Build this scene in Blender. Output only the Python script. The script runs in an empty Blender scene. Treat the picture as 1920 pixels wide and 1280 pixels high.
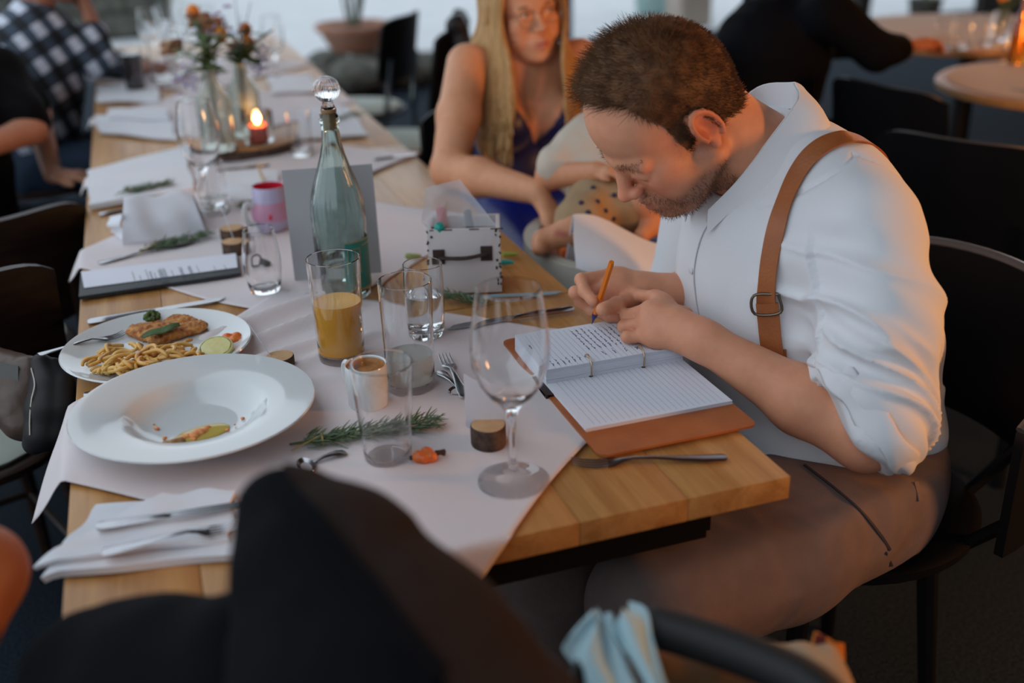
import bpy, bmesh, math, random
import numpy as np
from mathutils import Vector, Matrix, Euler
from mathutils.bvhtree import BVHTree

SC = bpy.context.scene
COL = SC.collection
# ------------------------------------------------------------------ camera
FPX, YAW, PITCH, ROLL = 1996.0, 0.325014, 0.411313, -0.02695
CAM = np.array([-0.6481, -0.9158, 1.4002])
_f = np.array([math.sin(YAW) * math.cos(PITCH), math.cos(YAW) * math.cos(PITCH), -math.sin(PITCH)])
_r0 = np.array([math.cos(YAW), -math.sin(YAW), 0.0])
_u0 = np.cross(_r0, _f)
CR = _r0 * math.cos(ROLL) + _u0 * math.sin(ROLL)
CU = np.cross(CR, _f)
CF = _f
cam_data = bpy.data.cameras.new('camera')
cam = bpy.data.objects.new('camera', cam_data)
COL.objects.link(cam)
cam.matrix_world = Matrix(((CR[0], CU[0], -CF[0], CAM[0]), (CR[1], CU[1], -CF[1], CAM[1]),
                           (CR[2], CU[2], -CF[2], CAM[2]), (0, 0, 0, 1)))
cam_data.sensor_width = 36.0
cam_data.lens = FPX / 1920.0 * 36.0
cam_data.clip_start = 0.02
cam_data.clip_end = 200
cam_data.dof.use_dof = True
cam_data.dof.focus_distance = 1.50
cam_data.dof.aperture_fstop = 2.0
SC.camera = cam

# ------------------------------------------------------------------ world: even overcast sky
world = bpy.data.worlds.new('overcast_sky')
SC.world = world
world.use_nodes = True
wb = world.node_tree.nodes['Background']
wb.inputs[0].default_value = (0.80, 0.90, 1.0, 1)
wb.inputs[1].default_value = 1.0

# ------------------------------------------------------------------ exposure
SC.view_settings.view_transform = 'Standard'
SC.view_settings.look = 'None'
SC.view_settings.gamma = 1
SC.view_settings.use_curve_mapping = False
SC.view_settings.exposure = 0.5


def at(px, py, x=None, y=None, z=None, d=None):
    """world point seen at photo pixel (px, py) on a plane x=, y=, z= or at depth d"""
    v = CF + CR * ((px - 960) / FPX) - CU * ((py - 640) / FPX)
    if d is not None:
        t = d
    elif x is not None:
        t = (x - CAM[0]) / v[0]
    elif y is not None:
        t = (y - CAM[1]) / v[1]
    else:
        t = (z - CAM[2]) / v[2]
    return CAM + v * t


TZ = 0.75


def T(px, py, z=TZ):
    return at(px, py, z=z)
def lamp(name, loc, col, power, rad=.12):
    L = bpy.data.lights.new(name, 'POINT')
    L.color = col
    L.energy = power
    L.shadow_soft_size = rad
    o = bpy.data.objects.new(name, L)
    o.location = loc
    COL.objects.link(o)
    return o


WARM = (1.0, .42, .13)  # unseen warm lamps without fixtures, placed for the warm tint from the right
lamp('unseen_warm_lamp', (1.30, .55, 1.35), WARM, 7, .12)  # stands low behind the man, not at the ceiling
lamp('unseen_warm_lamp', (2.9, 2.2, 2.3), WARM, 22, .16)
lamp('unseen_warm_lamp', (1.85, -.85, 1.14), WARM, 78, .16)  # stands low, not at the ceiling; warms shirt back and neck

# ------------------------------------------------------------------ materials
MATS = {}


def mat(name, col, rough=.5, metal=0., spec=.5, trans=0., ior=1.45, sss=0., bump=None, var=None,
        coat=0., sheen=0., emit=None, vcol=None, scale=(1, 1, 1), alpha=None):
    """procedural principled material; bump=(scale, strength), var=(scale, colour2)"""
    if name in MATS:
        return MATS[name]
    m = bpy.data.materials.new(name)
    m.use_nodes = True
    nt = m.node_tree
    b = nt.nodes['Principled BSDF']
    b.inputs['Base Color'].default_value = (*col, 1)
    b.inputs['Roughness'].default_value = rough
    b.inputs['Metallic'].default_value = metal
    b.inputs['Specular IOR Level'].default_value = spec
    b.inputs['Transmission Weight'].default_value = trans
    b.inputs['IOR'].default_value = ior
    if sss:
        b.inputs['Subsurface Weight'].default_value = sss
        b.inputs['Subsurface Radius'].default_value = (1, .35, .2)
        b.inputs['Subsurface Scale'].default_value = .008
    b.inputs['Coat Weight'].default_value = coat
    b.inputs['Sheen Weight'].default_value = sheen
    if alpha is not None:
        b.inputs['Alpha'].default_value = alpha
    if emit:
        b.inputs['Emission Color'].default_value = (*emit[0], 1)
        b.inputs['Emission Strength'].default_value = emit[1]
    tc = mp = None
    if bump or var:
        tc = nt.nodes.new('ShaderNodeTexCoord')
        mp = nt.nodes.new('ShaderNodeMapping')
        mp.inputs['Scale'].default_value = scale
        nt.links.new(tc.outputs['Object'], mp.inputs['Vector'])
    src = None
    if vcol:
        at_ = nt.nodes.new('ShaderNodeAttribute')
        at_.attribute_name = vcol
        src = at_.outputs['Color']
    if var:
        n = nt.nodes.new('ShaderNodeTexNoise')
        n.inputs['Scale'].default_value = var[0]
        n.inputs['Detail'].default_value = 5
        nt.links.new(mp.outputs[0], n.inputs['Vector'])
        r = nt.nodes.new('ShaderNodeValToRGB')
        r.color_ramp.elements[0].position = .35
        r.color_ramp.elements[1].position = .68
        if src is None:
            r.color_ramp.elements[0].color = (*col, 1)
            r.color_ramp.elements[1].color = (*var[1], 1)
            src = r.outputs[0]
        else:
            r.color_ramp.elements[0].color = (1, 1, 1, 1)
            r.color_ramp.elements[1].color = (*var[1], 1)
            mx = nt.nodes.new('ShaderNodeMix')
            mx.data_type = 'RGBA'
            mx.blend_type = 'MULTIPLY'
            mx.inputs[0].default_value = 1
            nt.links.new(src, mx.inputs[6])
            nt.links.new(r.outputs[0], mx.inputs[7])
            src = mx.outputs[2]
        nt.links.new(n.outputs[0], r.inputs[0])
    if src is not None:
        nt.links.new(src, b.inputs['Base Color'])
    if bump:
        n = nt.nodes.new('ShaderNodeTexNoise')
        n.inputs['Scale'].default_value = bump[0]
        n.inputs['Detail'].default_value = 4
        nt.links.new(mp.outputs[0], n.inputs['Vector'])
        bp = nt.nodes.new('ShaderNodeBump')
        bp.inputs['Strength'].default_value = bump[1]
        bp.inputs['Distance'].default_value = .002
        nt.links.new(n.outputs[0], bp.inputs['Height'])
        nt.links.new(bp.outputs[0], b.inputs['Normal'])
    MATS[name] = m
    return m


def wood_mat(name, c1, c2, rough=.45, axis=1, sc=1.0):
    if name in MATS:
        return MATS[name]
    m = bpy.data.materials.new(name)
    m.use_nodes = True
    nt = m.node_tree
    b = nt.nodes['Principled BSDF']
    tc = nt.nodes.new('ShaderNodeTexCoord')
    oi = nt.nodes.new('ShaderNodeObjectInfo')
    add = nt.nodes.new('ShaderNodeVectorMath')
    add.operation = 'ADD'
    mul = nt.nodes.new('ShaderNodeVectorMath')
    mul.operation = 'SCALE'
    mul.inputs[0].default_value = (7.3, 3.1, 5.7)
    nt.links.new(oi.outputs['Random'], mul.inputs['Scale'])
    nt.links.new(tc.outputs['Object'], add.inputs[0])
    nt.links.new(mul.outputs[0], add.inputs[1])
    mp = nt.nodes.new('ShaderNodeMapping')
    s = [28 * sc, 28 * sc, 28 * sc]
    s[axis] = 1.6 * sc
    mp.inputs['Scale'].default_value = s
    nt.links.new(add.outputs[0], mp.inputs['Vector'])
    n = nt.nodes.new('ShaderNodeTexNoise')
    n.inputs['Scale'].default_value = 1.2
    n.inputs['Detail'].default_value = 6
    n.inputs['Distortion'].default_value = .6
    nt.links.new(mp.outputs[0], n.inputs['Vector'])
    n2 = nt.nodes.new('ShaderNodeTexNoise')
    n2.inputs['Scale'].default_value = 9
    n2.inputs['Detail'].default_value = 3
    nt.links.new(mp.outputs[0], n2.inputs['Vector'])
    mx = nt.nodes.new('ShaderNodeMath')
    mx.operation = 'MULTIPLY_ADD'
    mx.inputs[1].default_value = .35
    nt.links.new(n2.outputs[0], mx.inputs[0])
    nt.links.new(n.outputs[0], mx.inputs[2])
    r = nt.nodes.new('ShaderNodeValToRGB')
    r.color_ramp.elements[0].position = .5
    r.color_ramp.elements[1].position = .85
    r.color_ramp.elements[0].color = (*c1, 1)
    r.color_ramp.elements[1].color = (*c2, 1)
    nt.links.new(mx.outputs[0], r.inputs[0])
    nt.links.new(r.outputs[0], b.inputs['Base Color'])
    b.inputs['Roughness'].default_value = rough
    bp = nt.nodes.new('ShaderNodeBump')
    bp.inputs['Strength'].default_value = .15
    bp.inputs['Distance'].default_value = .001
    nt.links.new(mx.outputs[0], bp.inputs['Height'])
    nt.links.new(bp.outputs[0], b.inputs['Normal'])
    MATS[name] = m
    return m


# ------------------------------------------------------------------ objects
def tag(o, label=None, cat=None, group=None, kind=None):
    if label:
        o['label'] = label
    if cat:
        o['category'] = cat
    if group:
        o['group'] = group
    if kind:
        o['kind'] = kind
    return o


def thing(name, label, cat, loc=(0, 0, 0), rz=0., group=None):
    o = bpy.data.objects.new(name, None)
    o.empty_display_size = .05
    o.location = loc
    o.rotation_euler = (0, 0, rz)
    COL.objects.link(o)
    return tag(o, label, cat, group)


def world_of(o):
    m = Matrix.LocRotScale(o.location, o.rotation_euler, o.scale)
    if o.parent:
        m = world_of(o.parent) @ o.matrix_parent_inverse @ m
    return m


def link(name, me, m=None, parent=None, world=False, smooth=True, **tags):
    """link a mesh as one object; world=True: vertices are world coordinates"""
    if m is not None:
        for k in (m if isinstance(m, (list, tuple)) else [m]):
            me.materials.append(k)
    if smooth is True:
        me.polygons.foreach_set('use_smooth', [True] * len(me.polygons))
    elif smooth:
        me.polygons.foreach_set('use_smooth', [True] * len(me.polygons))
        try:
            me.set_sharp_from_angle(angle=math.radians(smooth))
        except Exception:
            pass
    o = bpy.data.objects.new(name, me)
    COL.objects.link(o)
    if parent is not None:
        o.parent = parent
        if world:
            o.matrix_parent_inverse = world_of(parent).inverted()
    return tag(o, **tags)


def mesh(name, v, f):
    me = bpy.data.meshes.new(name)
    me.from_pydata([tuple(map(float, p)) for p in v], [], [tuple(int(i) for i in q) for q in f])
    me.update()
    return me


def fast_mesh(name, v, quads):
    """numpy verts (n,3) and quads (m,4)"""
    me = bpy.data.meshes.new(name)
    n, q = len(v), len(quads)
    me.vertices.add(n)
    me.vertices.foreach_set('co', np.asarray(v, np.float32).ravel())
    me.loops.add(q * 4)
    me.loops.foreach_set('vertex_index', np.asarray(quads, np.int32).ravel())
    me.polygons.add(q)
    me.polygons.foreach_set('loop_start', np.arange(0, q * 4, 4, dtype=np.int32))
    me.polygons.foreach_set('loop_total', np.full(q, 4, np.int32))
    me.update(calc_edges=True)
    me.validate()
    return me


class MB:
    """mesh collector: shapes added here become ONE mesh"""

    def __init__(s):
        s.v, s.f = [], []

    def add(s, v, f):
        o = len(s.v)
        s.v += [tuple(p) for p in v]
        s.f += [tuple(i + o for i in q) for q in f]
        return s

    def box(s, c, d, rot=None, bev=.0):
        cx, cy, cz = c
        hx, hy, hz = d[0] / 2, d[1] / 2, d[2] / 2
        b = min(bev, hx * .9, hy * .9, hz * .9)
        if b <= 0:
            v = [(sx * hx, sy * hy, sz * hz) for sx in (-1, 1) for sy in (-1, 1) for sz in (-1, 1)]
            f = [(0, 1, 3, 2), (4, 6, 7, 5), (0, 4, 5, 1), (2, 3, 7, 6), (0, 2, 6, 4), (1, 5, 7, 3)]
        else:
            bm = bmesh.new()
            bmesh.ops.create_cube(bm, size=1)
            for q in bm.verts:
                q.co = Vector((q.co.x * hx * 2, q.co.y * hy * 2, q.co.z * hz * 2))
            bmesh.ops.bevel(bm, geom=bm.edges[:], offset=b, segments=2, profile=.6, affect='EDGES')
            bm.verts.index_update()
            v = [tuple(q.co) for q in bm.verts]
            f = [[q.index for q in p.verts] for p in bm.faces]
            bm.free()
        if rot is not None:
            R = rot if isinstance(rot, Matrix) else Euler(rot).to_matrix()
            v = [tuple(R @ Vector(p)) for p in v]
        return s.add([(p[0] + cx, p[1] + cy, p[2] + cz) for p in v], f)

    def lathe(s, prof, n=32, c=(0, 0, 0), ribs=None, M=None):
        """prof: list of (r, z); r=0 at the ends closes with a pole"""
        v, f, rings = [], [], []
        for r, z in prof:
            if r <= 1e-6:
                rings.append([len(v)])
                v.append((0, 0, z))
            else:
                st = len(v)
                for k in range(n):
                    a = 2 * math.pi * k / n
                    rr = r * (1 + (ribs(a, z) if ribs else 0))
                    v.append((rr * math.cos(a), rr * math.sin(a), z))
                rings.append(list(range(st, st + n)))
        for a, b in zip(rings[:-1], rings[1:]):
            for k in range(n):
                k2 = (k + 1) % n
                if len(a) == 1 and len(b) == 1:
                    continue
                if len(a) == 1:
                    f.append((a[0], b[k2], b[k]))
                elif len(b) == 1:
                    f.append((a[k], a[k2], b[0]))
                else:
                    f.append((a[k], a[k2], b[k2], b[k]))
        if M is not None:
            v = [tuple(M @ Vector(p)) for p in v]
        return s.add([(p[0] + c[0], p[1] + c[1], p[2] + c[2]) for p in v], f)

    def tube(s, pts, rad, n=8, flat=1.0, cap=True, up=(0, 0, 1)):
        """tube along pts; rad scalar or list (or (a,b) pairs); flat squashes along the normal"""
        P = [Vector(p) for p in pts]
        m = len(P)
        rad = rad if isinstance(rad, (list, tuple)) else [rad] * m
        v, f = [], []
        prev = None
        for i in range(m):
            t = (P[min(i + 1, m - 1)] - P[max(i - 1, 0)])
            if t.length < 1e-9:
                t = Vector((0, 0, 1))
            t.normalize()
            if prev is None:
                u = Vector(up)
                if abs(u.dot(t)) > .95:
                    u = Vector((1, 0, 0)) if abs(t.x) < .9 else Vector((0, 1, 0))
            else:
                u = prev
            a = u - t * u.dot(t)
            a.normalize()
            prev = a
            b = t.cross(a)
            r = rad[i]
            ra, rb = (r if isinstance(r, (list, tuple)) else (r * flat, r))
            for k in range(n):
                w = 2 * math.pi * k / n
                v.append(P[i] + a * (ra * math.sin(w)) + b * (rb * math.cos(w)))
        for i in range(m - 1):
            for k in range(n):
                k2 = (k + 1) % n
                f.append((i * n + k, i * n + k2, (i + 1) * n + k2, (i + 1) * n + k))
        if cap:
            f.append(tuple(reversed(range(n))))
            f.append(tuple((m - 1) * n + k for k in range(n)))
        return s.add([tuple(p) for p in v], f)

    def prism(s, poly, z0, z1):
        """polygon (x,y) extruded from z0 to z1"""
        n = len(poly)
        v = [(p[0], p[1], z0) for p in poly] + [(p[0], p[1], z1) for p in poly]
        f = [tuple(reversed(range(n))), tuple(range(n, 2 * n))]
        f += [(i, (i + 1) % n, n + (i + 1) % n, n + i) for i in range(n)]
        return s.add(v, f)

    def sphere(s, c, r, n=12, m=8):
        r = r if isinstance(r, (list, tuple)) else (r, r, r)
        pr = [(math.sin(math.pi * i / m), -math.cos(math.pi * i / m)) for i in range(m + 1)]
        pr[0] = (0, -1)
        pr[-1] = (0, 1)
        o = len(s.v)
        s.lathe(pr, n)
        for i in range(o, len(s.v)):
            p = s.v[i]
            s.v[i] = (c[0] + p[0] * r[0], c[1] + p[1] * r[1], c[2] + p[2] * r[2])
        return s

    def grid(s, fn, nu, nv, thick=0.):
        """fn(u,v)->point, 0..1; thick>0 makes a closed sheet"""
        pts = [[Vector(fn(i / nu, j / nv)) for j in range(nv + 1)] for i in range(nu + 1)]
        w = nv + 1
        top = [p for row in pts for p in row]
        f = [(i * w + j, (i + 1) * w + j, (i + 1) * w + j + 1, i * w + j + 1) for i in range(nu) for j in range(nv)]
        if thick <= 0:
            return s.add([tuple(p) for p in top], f)
        nn = []
        for i in range(nu + 1):
            for j in range(nv + 1):
                du = pts[min(i + 1, nu)][j] - pts[max(i - 1, 0)][j]
                dv = pts[i][min(j + 1, nv)] - pts[i][max(j - 1, 0)]
                q = du.cross(dv)
                nn.append(q.normalized() if q.length > 1e-12 else Vector((0, 0, 1)))
        N = len(top)
        v = [tuple(p + q * (thick / 2)) for p, q in zip(top, nn)] + [tuple(p - q * (thick / 2)) for p, q in zip(top, nn)]
        f2 = f + [tuple(N + k for k in reversed(q)) for q in f]
        ring = [i * w for i in range(nu + 1)] + [nu * w + j for j in range(1, nv + 1)] + \
               [i * w + nv for i in range(nu - 1, -1, -1)] + [j for j in range(nv - 1, 0, -1)]
        for a, b in zip(ring, ring[1:] + ring[:1]):
            f2.append((b, a, N + a, N + b))
        return s.add(v, f2)

    def build(s, name, m, parent=None, world=False, smooth=40, **tags):
        return link(name, mesh(name, s.v, s.f), m, parent, world, smooth, **tags)


def dup(root, loc=None, rz=None, label=None, group=None, scale=None):
    """copy of a thing with copies of its parts and sub-parts"""
    def cp(o, par):
        c = o.copy()
        COL.objects.link(c)
        if par is not None:
            c.parent = par
        for ch in o.children:
            cp(ch, c)
        return c
    r = cp(root, None)
    if loc is not None:
        r.location = loc
    if rz is not None:
        r.rotation_euler = (0, 0, rz)
    if scale is not None:
        r.scale = (scale,) * 3
    return tag(r, label, None, group)


def catmull(pts, n=8):
    P = [np.array(p, float) for p in pts]
    P = [2 * P[0] - P[1]] + P + [2 * P[-1] - P[-2]]
    out = []
    for i in range(1, len(P) - 2):
        for k in range(n):
            t = k / n
            a, b, c, d = P[i - 1], P[i], P[i + 1], P[i + 2]
            out.append(.5 * (2 * b + (c - a) * t + (2 * a - 5 * b + 4 * c - d) * t * t + (3 * b - a - 3 * c + d) * t ** 3))
    out.append(P[-2])
    return out


# ------------------------------------------------------------------ signed-distance modelling (bodies, food, soft things)
_rs = np.random.RandomState(7)
_NT = _rs.rand(32, 32, 32).astype(np.float32)


def vnoise(P):
    """smooth 3-D value noise, P (n,3) -> (n,) in 0..1"""
    P = np.asarray(P, np.float32)
    i = np.floor(P).astype(np.int32)
    f = P - i
    f = f * f * (3 - 2 * f)
    r = 0
    for a in (0, 1):
        wa = f[:, 0] if a else 1 - f[:, 0]
        for b in (0, 1):
            wb_ = f[:, 1] if b else 1 - f[:, 1]
            for c in (0, 1):
                wc = f[:, 2] if c else 1 - f[:, 2]
                r = r + wa * wb_ * wc * _NT[(i[:, 0] + a) & 31, (i[:, 1] + b) & 31, (i[:, 2] + c) & 31]
    return r


class Vol:
    def __init__(s, lo, hi, h):
        s.lo = np.array(lo, float)
        s.h = h
        s.n = np.maximum(4, np.ceil((np.array(hi, float) - s.lo) / h).astype(int) + 1)
        s.F = np.full(tuple(s.n), .2, np.float32)

    def _box(s, lo, hi, pad):
        a = np.clip(np.floor((np.array(lo) - pad - s.lo) / s.h).astype(int), 0, s.n)
        b = np.clip(np.ceil((np.array(hi) + pad - s.lo) / s.h).astype(int) + 1, 0, s.n)
        if np.any(b <= a):
            return None
        X = (s.lo[0] + s.h * np.arange(a[0], b[0], dtype=np.float32)).astype(np.float32)[:, None, None]
        Y = (s.lo[1] + s.h * np.arange(a[1], b[1], dtype=np.float32)).astype(np.float32)[None, :, None]
        Z = (s.lo[2] + s.h * np.arange(a[2], b[2], dtype=np.float32)).astype(np.float32)[None, None, :]
        return (slice(a[0], b[0]), slice(a[1], b[1]), slice(a[2], b[2])), X, Y, Z

    def _mix(s, sl, d, k, op):
        A = s.F[sl]
        if op == 'sub':
            d = -d
            hh = np.clip(.5 - .5 * (d - A) / k, 0, 1) if k > 0 else (d < A)
            # smooth max
            s.F[sl] = np.where(True, d * (1 - hh) + A * hh + k * hh * (1 - hh), A) if k > 0 else np.maximum(A, d)
        else:
            if k > 0:
                hh = np.clip(.5 + .5 * (A - d) / k, 0, 1)
                s.F[sl] = A * (1 - hh) + d * hh - k * hh * (1 - hh)
            else:
                s.F[sl] = np.minimum(A, d)

    def cap(s, a, b, ra, rb=None, k=.01, op='add'):
        rb = ra if rb is None else rb
        a, b = np.array(a, np.float32), np.array(b, np.float32)
        R = max(ra, rb)
        q = s._box(np.minimum(a, b), np.maximum(a, b), R + k + 3 * s.h)
        if q is None:
            return s
        sl, X, Y, Z = q
        ab = b - a
        L2 = float(ab @ ab) + 1e-12
        t = np.clip(((X - a[0]) * ab[0] + (Y - a[1]) * ab[1] + (Z - a[2]) * ab[2]) / L2, 0, 1)
        d = np.sqrt((X - a[0] - t * ab[0]) ** 2 + (Y - a[1] - t * ab[1]) ** 2 + (Z - a[2] - t * ab[2]) ** 2) - (ra + (rb - ra) * t)
        s._mix(sl, d, k, op)
        return s

    def chain(s, pts, rad, k=.01, op='add'):
        for i in range(len(pts) - 1):
            s.cap(pts[i], pts[i + 1], rad[i], rad[i + 1], k, op)
        return s

    def ell(s, c, r, M=None, k=.01, op='add'):
        """ellipsoid; M rows = its axes in world"""
        c = np.array(c, np.float32)
        r = np.array(r if isinstance(r, (tuple, list)) else (r, r, r), np.float32)
        R = float(r.max())
        q = s._box(c, c, R + k + 3 * s.h)
        if q is None:
            return s
        sl, X, Y, Z = q
        x, y, z = X - c[0], Y - c[1], Z - c[2]
        if M is not None:
            M = np.array(M, np.float32)
            x, y, z = (x * M[0, 0] + y * M[0, 1] + z * M[0, 2], x * M[1, 0] + y * M[1, 1] + z * M[1, 2],
                       x * M[2, 0] + y * M[2, 1] + z * M[2, 2])
        k0 = np.sqrt((x / r[0]) ** 2 + (y / r[1]) ** 2 + (z / r[2]) ** 2)
        k1 = np.sqrt((x / r[0] ** 2) ** 2 + (y / r[1] ** 2) ** 2 + (z / r[2] ** 2) ** 2) + 1e-9
        s._mix(sl, k0 * (k0 - 1) / k1, k, op)
        return s

    def half(s, c, n, lo, hi, k=.01):
        """cut away the side n points to, within the box lo..hi"""
        n = np.array(n, np.float32)
        n = n / np.linalg.norm(n)
        q = s._box(lo, hi, 0)
        if q is None:
            return s
        sl, X, Y, Z = q
        d = -((X - c[0]) * n[0] + (Y - c[1]) * n[1] + (Z - c[2]) * n[2])
        s._mix(sl, d + 0 * s.F[sl], k, 'sub')
        return s

    def surf(s):
        F, h = s.F, s.h
        S = F < 0
        c = np.zeros(tuple(np.array(F.shape) - 1), np.uint8)
        for a in (0, 1):
            for b in (0, 1):
                for d in (0, 1):
                    c += S[a:F.shape[0] - 1 + a, b:F.shape[1] - 1 + b, d:F.shape[2] - 1 + d]
        I = np.argwhere((c > 0) & (c < 8))
        idx = np.full(c.shape, -1, np.int32)
        idx[I[:, 0], I[:, 1], I[:, 2]] = np.arange(len(I))
        pos = np.zeros((len(I), 3), np.float32)
        cnt = np.zeros(len(I), np.float32)
        cor = [(a, b, d) for a in (0, 1) for b in (0, 1) for d in (0, 1)]
        val = {o: F[I[:, 0] + o[0], I[:, 1] + o[1], I[:, 2] + o[2]] for o in cor}
        for o in cor:
            for ax in range(3):
                if o[ax] == 0:
                    o2 = tuple(o[i] + (i == ax) for i in range(3))
                    v0, v1 = val[o], val[o2]
                    m = (v0 < 0) != (v1 < 0)
                    t = np.where(m, v0 / np.where(m, v0 - v1, 1), 0)
                    p = np.tile(np.array(o, np.float32), (len(I), 1))
                    p[:, ax] += t
                    pos += p * m[:, None]
                    cnt += m
        V = (I + pos / cnt[:, None]) * h + s.lo
        Q = []
        for ax in range(3):
            o1, o2 = (ax + 1) % 3, (ax + 2) % 3
            sl0, sl1 = [slice(None)] * 3, [slice(None)] * 3
            sl0[ax], sl1[ax] = slice(0, -1), slice(1, None)
            E = np.argwhere(S[tuple(sl0)] != S[tuple(sl1)])
            E = E[(E[:, o1] > 0) & (E[:, o2] > 0) & (E[:, o1] < c.shape[o1]) & (E[:, o2] < c.shape[o2])]
            ins = S[E[:, 0], E[:, 1], E[:, 2]]
            def cell(da, db):
                e = E.copy()
                e[:, o1] -= da
                e[:, o2] -= db
                return idx[e[:, 0], e[:, 1], e[:, 2]]
            q = np.stack([cell(1, 1), cell(0, 1), cell(0, 0), cell(1, 0)], 1)
            q[~ins] = q[~ins][:, ::-1]
            Q.append(q)
        Q = np.concatenate(Q)
        Q = Q[(Q >= 0).all(1)]
        return V, Q


def vnormals(V, Q):
    n = np.cross(V[Q[:, 2]] - V[Q[:, 0]], V[Q[:, 3]] - V[Q[:, 1]])
    N = np.zeros_like(V)
    for k in range(4):
        np.add.at(N, Q[:, k], n)
    return N / (np.linalg.norm(N, axis=1, keepdims=True) + 1e-12)


def relax(V, Q, it=2, lam=.5):
    for _ in range(it):
        A = np.zeros_like(V)
        c = np.zeros(len(V))
        for k in range(4):
            np.add.at(A, Q[:, k], V[Q[:, (k + 1) % 4]] + V[Q[:, (k + 3) % 4]])
            np.add.at(c, Q[:, k], 2)
        V = V + lam * (A / np.maximum(c, 1)[:, None] - V)
    return V


def vcolor(me, cols, name='Col'):
    a = me.color_attributes.new(name, 'FLOAT_COLOR', 'POINT')
    c = np.ones((len(me.vertices), 4), np.float32)
    c[:, :3] = cols
    a.data.foreach_set('color', c.ravel())


def soft(name, vol, m, parent=None, it=2, disp=None, col=None, **tags):
    """mesh object (world coordinates) from a volume; disp(V,N)->offset along N; col(V,N)->(n,3)"""
    V, Q = vol.surf()
    if it:
        V = relax(V, Q, it)
    N = vnormals(V, Q)
    if disp is not None:
        V = V + N * disp(V, N)[:, None]
        N = vnormals(V, Q)
    me = fast_mesh(name, V, Q)
    if col is not None and len(me.vertices) == len(V):
        vcolor(me, col(V, N))
    o = link(name, me, m, parent, True, True, **tags)
    return o, V, Q, N


def bvh(V, Q):
    return BVHTree.FromPolygons([tuple(map(float, p)) for p in V], [tuple(int(i) for i in q) for q in Q])


def hit(tree, px, py):
    v = CF + CR * ((px - 960) / FPX) - CU * ((py - 640) / FPX)
    r = tree.ray_cast(Vector(CAM), Vector(v).normalized())
    return (np.array(r[0]), np.array(r[1])) if r[0] is not None else (None, None)


def band(tree_pts, width, lift, thick, side_hint=None):
    """strap: list of (point, normal) -> MB of a band lying on the surface"""
    P = catmull([p for p, n in tree_pts], 6)
    Nn = catmull([n for p, n in tree_pts], 6)
    mb = MB()
    rows = []
    for i in range(len(P)):
        t = P[min(i + 1, len(P) - 1)] - P[max(i - 1, 0)]
        n = Nn[i] / np.linalg.norm(Nn[i])
        sd = np.cross(t, n)
        sd = sd / np.linalg.norm(sd)
        c = P[i] + n * lift
        w = width / 2
        rows.append([c + sd * w, c + sd * w + n * thick, c - sd * w + n * thick, c - sd * w])
    v = [p for r in rows for p in r]
    f = []
    for i in range(len(rows) - 1):
        for k in range(4):
            k2 = (k + 1) % 4
            f.append((i * 4 + k, i * 4 + k2, i * 4 + 4 + k2, i * 4 + 4 + k))
    f += [(3, 2, 1, 0), tuple(len(v) - 4 + k for k in range(4))]
    return mb.add(v, f)


def sstep(a, b, x):
    t = np.clip((x - a) / (b - a), 0, 1)
    return t * t * (3 - 2 * t)
# ================================================================== the setting
M_floor = mat('dark_terrazzo', (.006, .010, .015), .8, spec=.05, var=(160, (.022, .032, .043)), bump=(300, .1))
M_ground = mat('pale_paving', (.44, .46, .48), .85, var=(3, (.5, .52, .53)), bump=(60, .2))
M_dark = mat('dark_plaster', (.02, .018, .016), .8, bump=(40, .2))
M_ceil = mat('brown_ceiling', (.05, .035, .025), .8, bump=(20, .2))
S = 'structure'
MB().box((2.5, .9, -.05), (13, 15.2, .1)).build('floor', M_floor, kind=S)
MB().box((0, 24.5, -.06), (60, 32, .1)).build('floor_terrace', M_ground, kind=S)
MB().box((-17, .9, -.06), (26, 15.2, .1)).build('floor_side_terrace', M_ground, kind=S)
MB().box((4.1, -.3, 2.95), (9.8, 11.4, .1)).build('ceiling', M_ceil, kind=S)
MB().box((9.05, .5, 1.45), (.1, 13, 2.9)).build('wall_right', M_dark, kind=S)
MB().box((3.5, -6.05, 1.45), (11, .1, 2.9)).build('wall_front', M_dark, kind=S)
MB().box((8.2, 8.0, 1.45), (1.7, .12, 2.9)).build('wall_back', M_dark, kind=S)
for i, xx in enumerate((6.05, 2.95)):
    MB().box((xx, 8.1, 1.45), (.12, .12, 2.9), bev=.01).build('trim_%d' % (i + 1), M_dark, kind=S)

# low stone border with lawn behind, far left
M_stone = mat('grey_mossy_stone', (.05, .052, .045), .9, var=(9, (.12, .12, .1)), bump=(25, .8))
M_kerb = mat('pale_kerb', (.22, .23, .22), .8, var=(14, (.3, .3, .29)))
M_grass = mat('lawn_green', (.07, .12, .035), .9, var=(2.2, (.17, .2, .09)), bump=(90, 1.))
wl = thing('low_stone_wall', 'low dark stone wall with pale coping beyond the long table, lawn behind', 'wall', (-2.6, 11.0, 0))
random.seed(3)
for r in range(2):
    x = -3.2 + r * .17
    while x < 2.1:
        w = random.uniform(.3, .55)
        MB().box((x + w / 2, random.uniform(-.015, .015), .13 + r * .24), (w - .02, .34, .225), bev=.025).build('stone', M_stone, wl)
        x += w
for k in range(5):
    MB().box((-2.7 + k * 1.05, 0, .51), (1.035, .42, .055), bev=.01).build('coping_slab', M_kerb, wl)
MB().box((-6.2, 16.3, .24), (12, 10, .4), bev=.05).build('lawn', M_grass, label='green lawn behind the low stone wall at the far end', cat='lawn')

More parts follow.
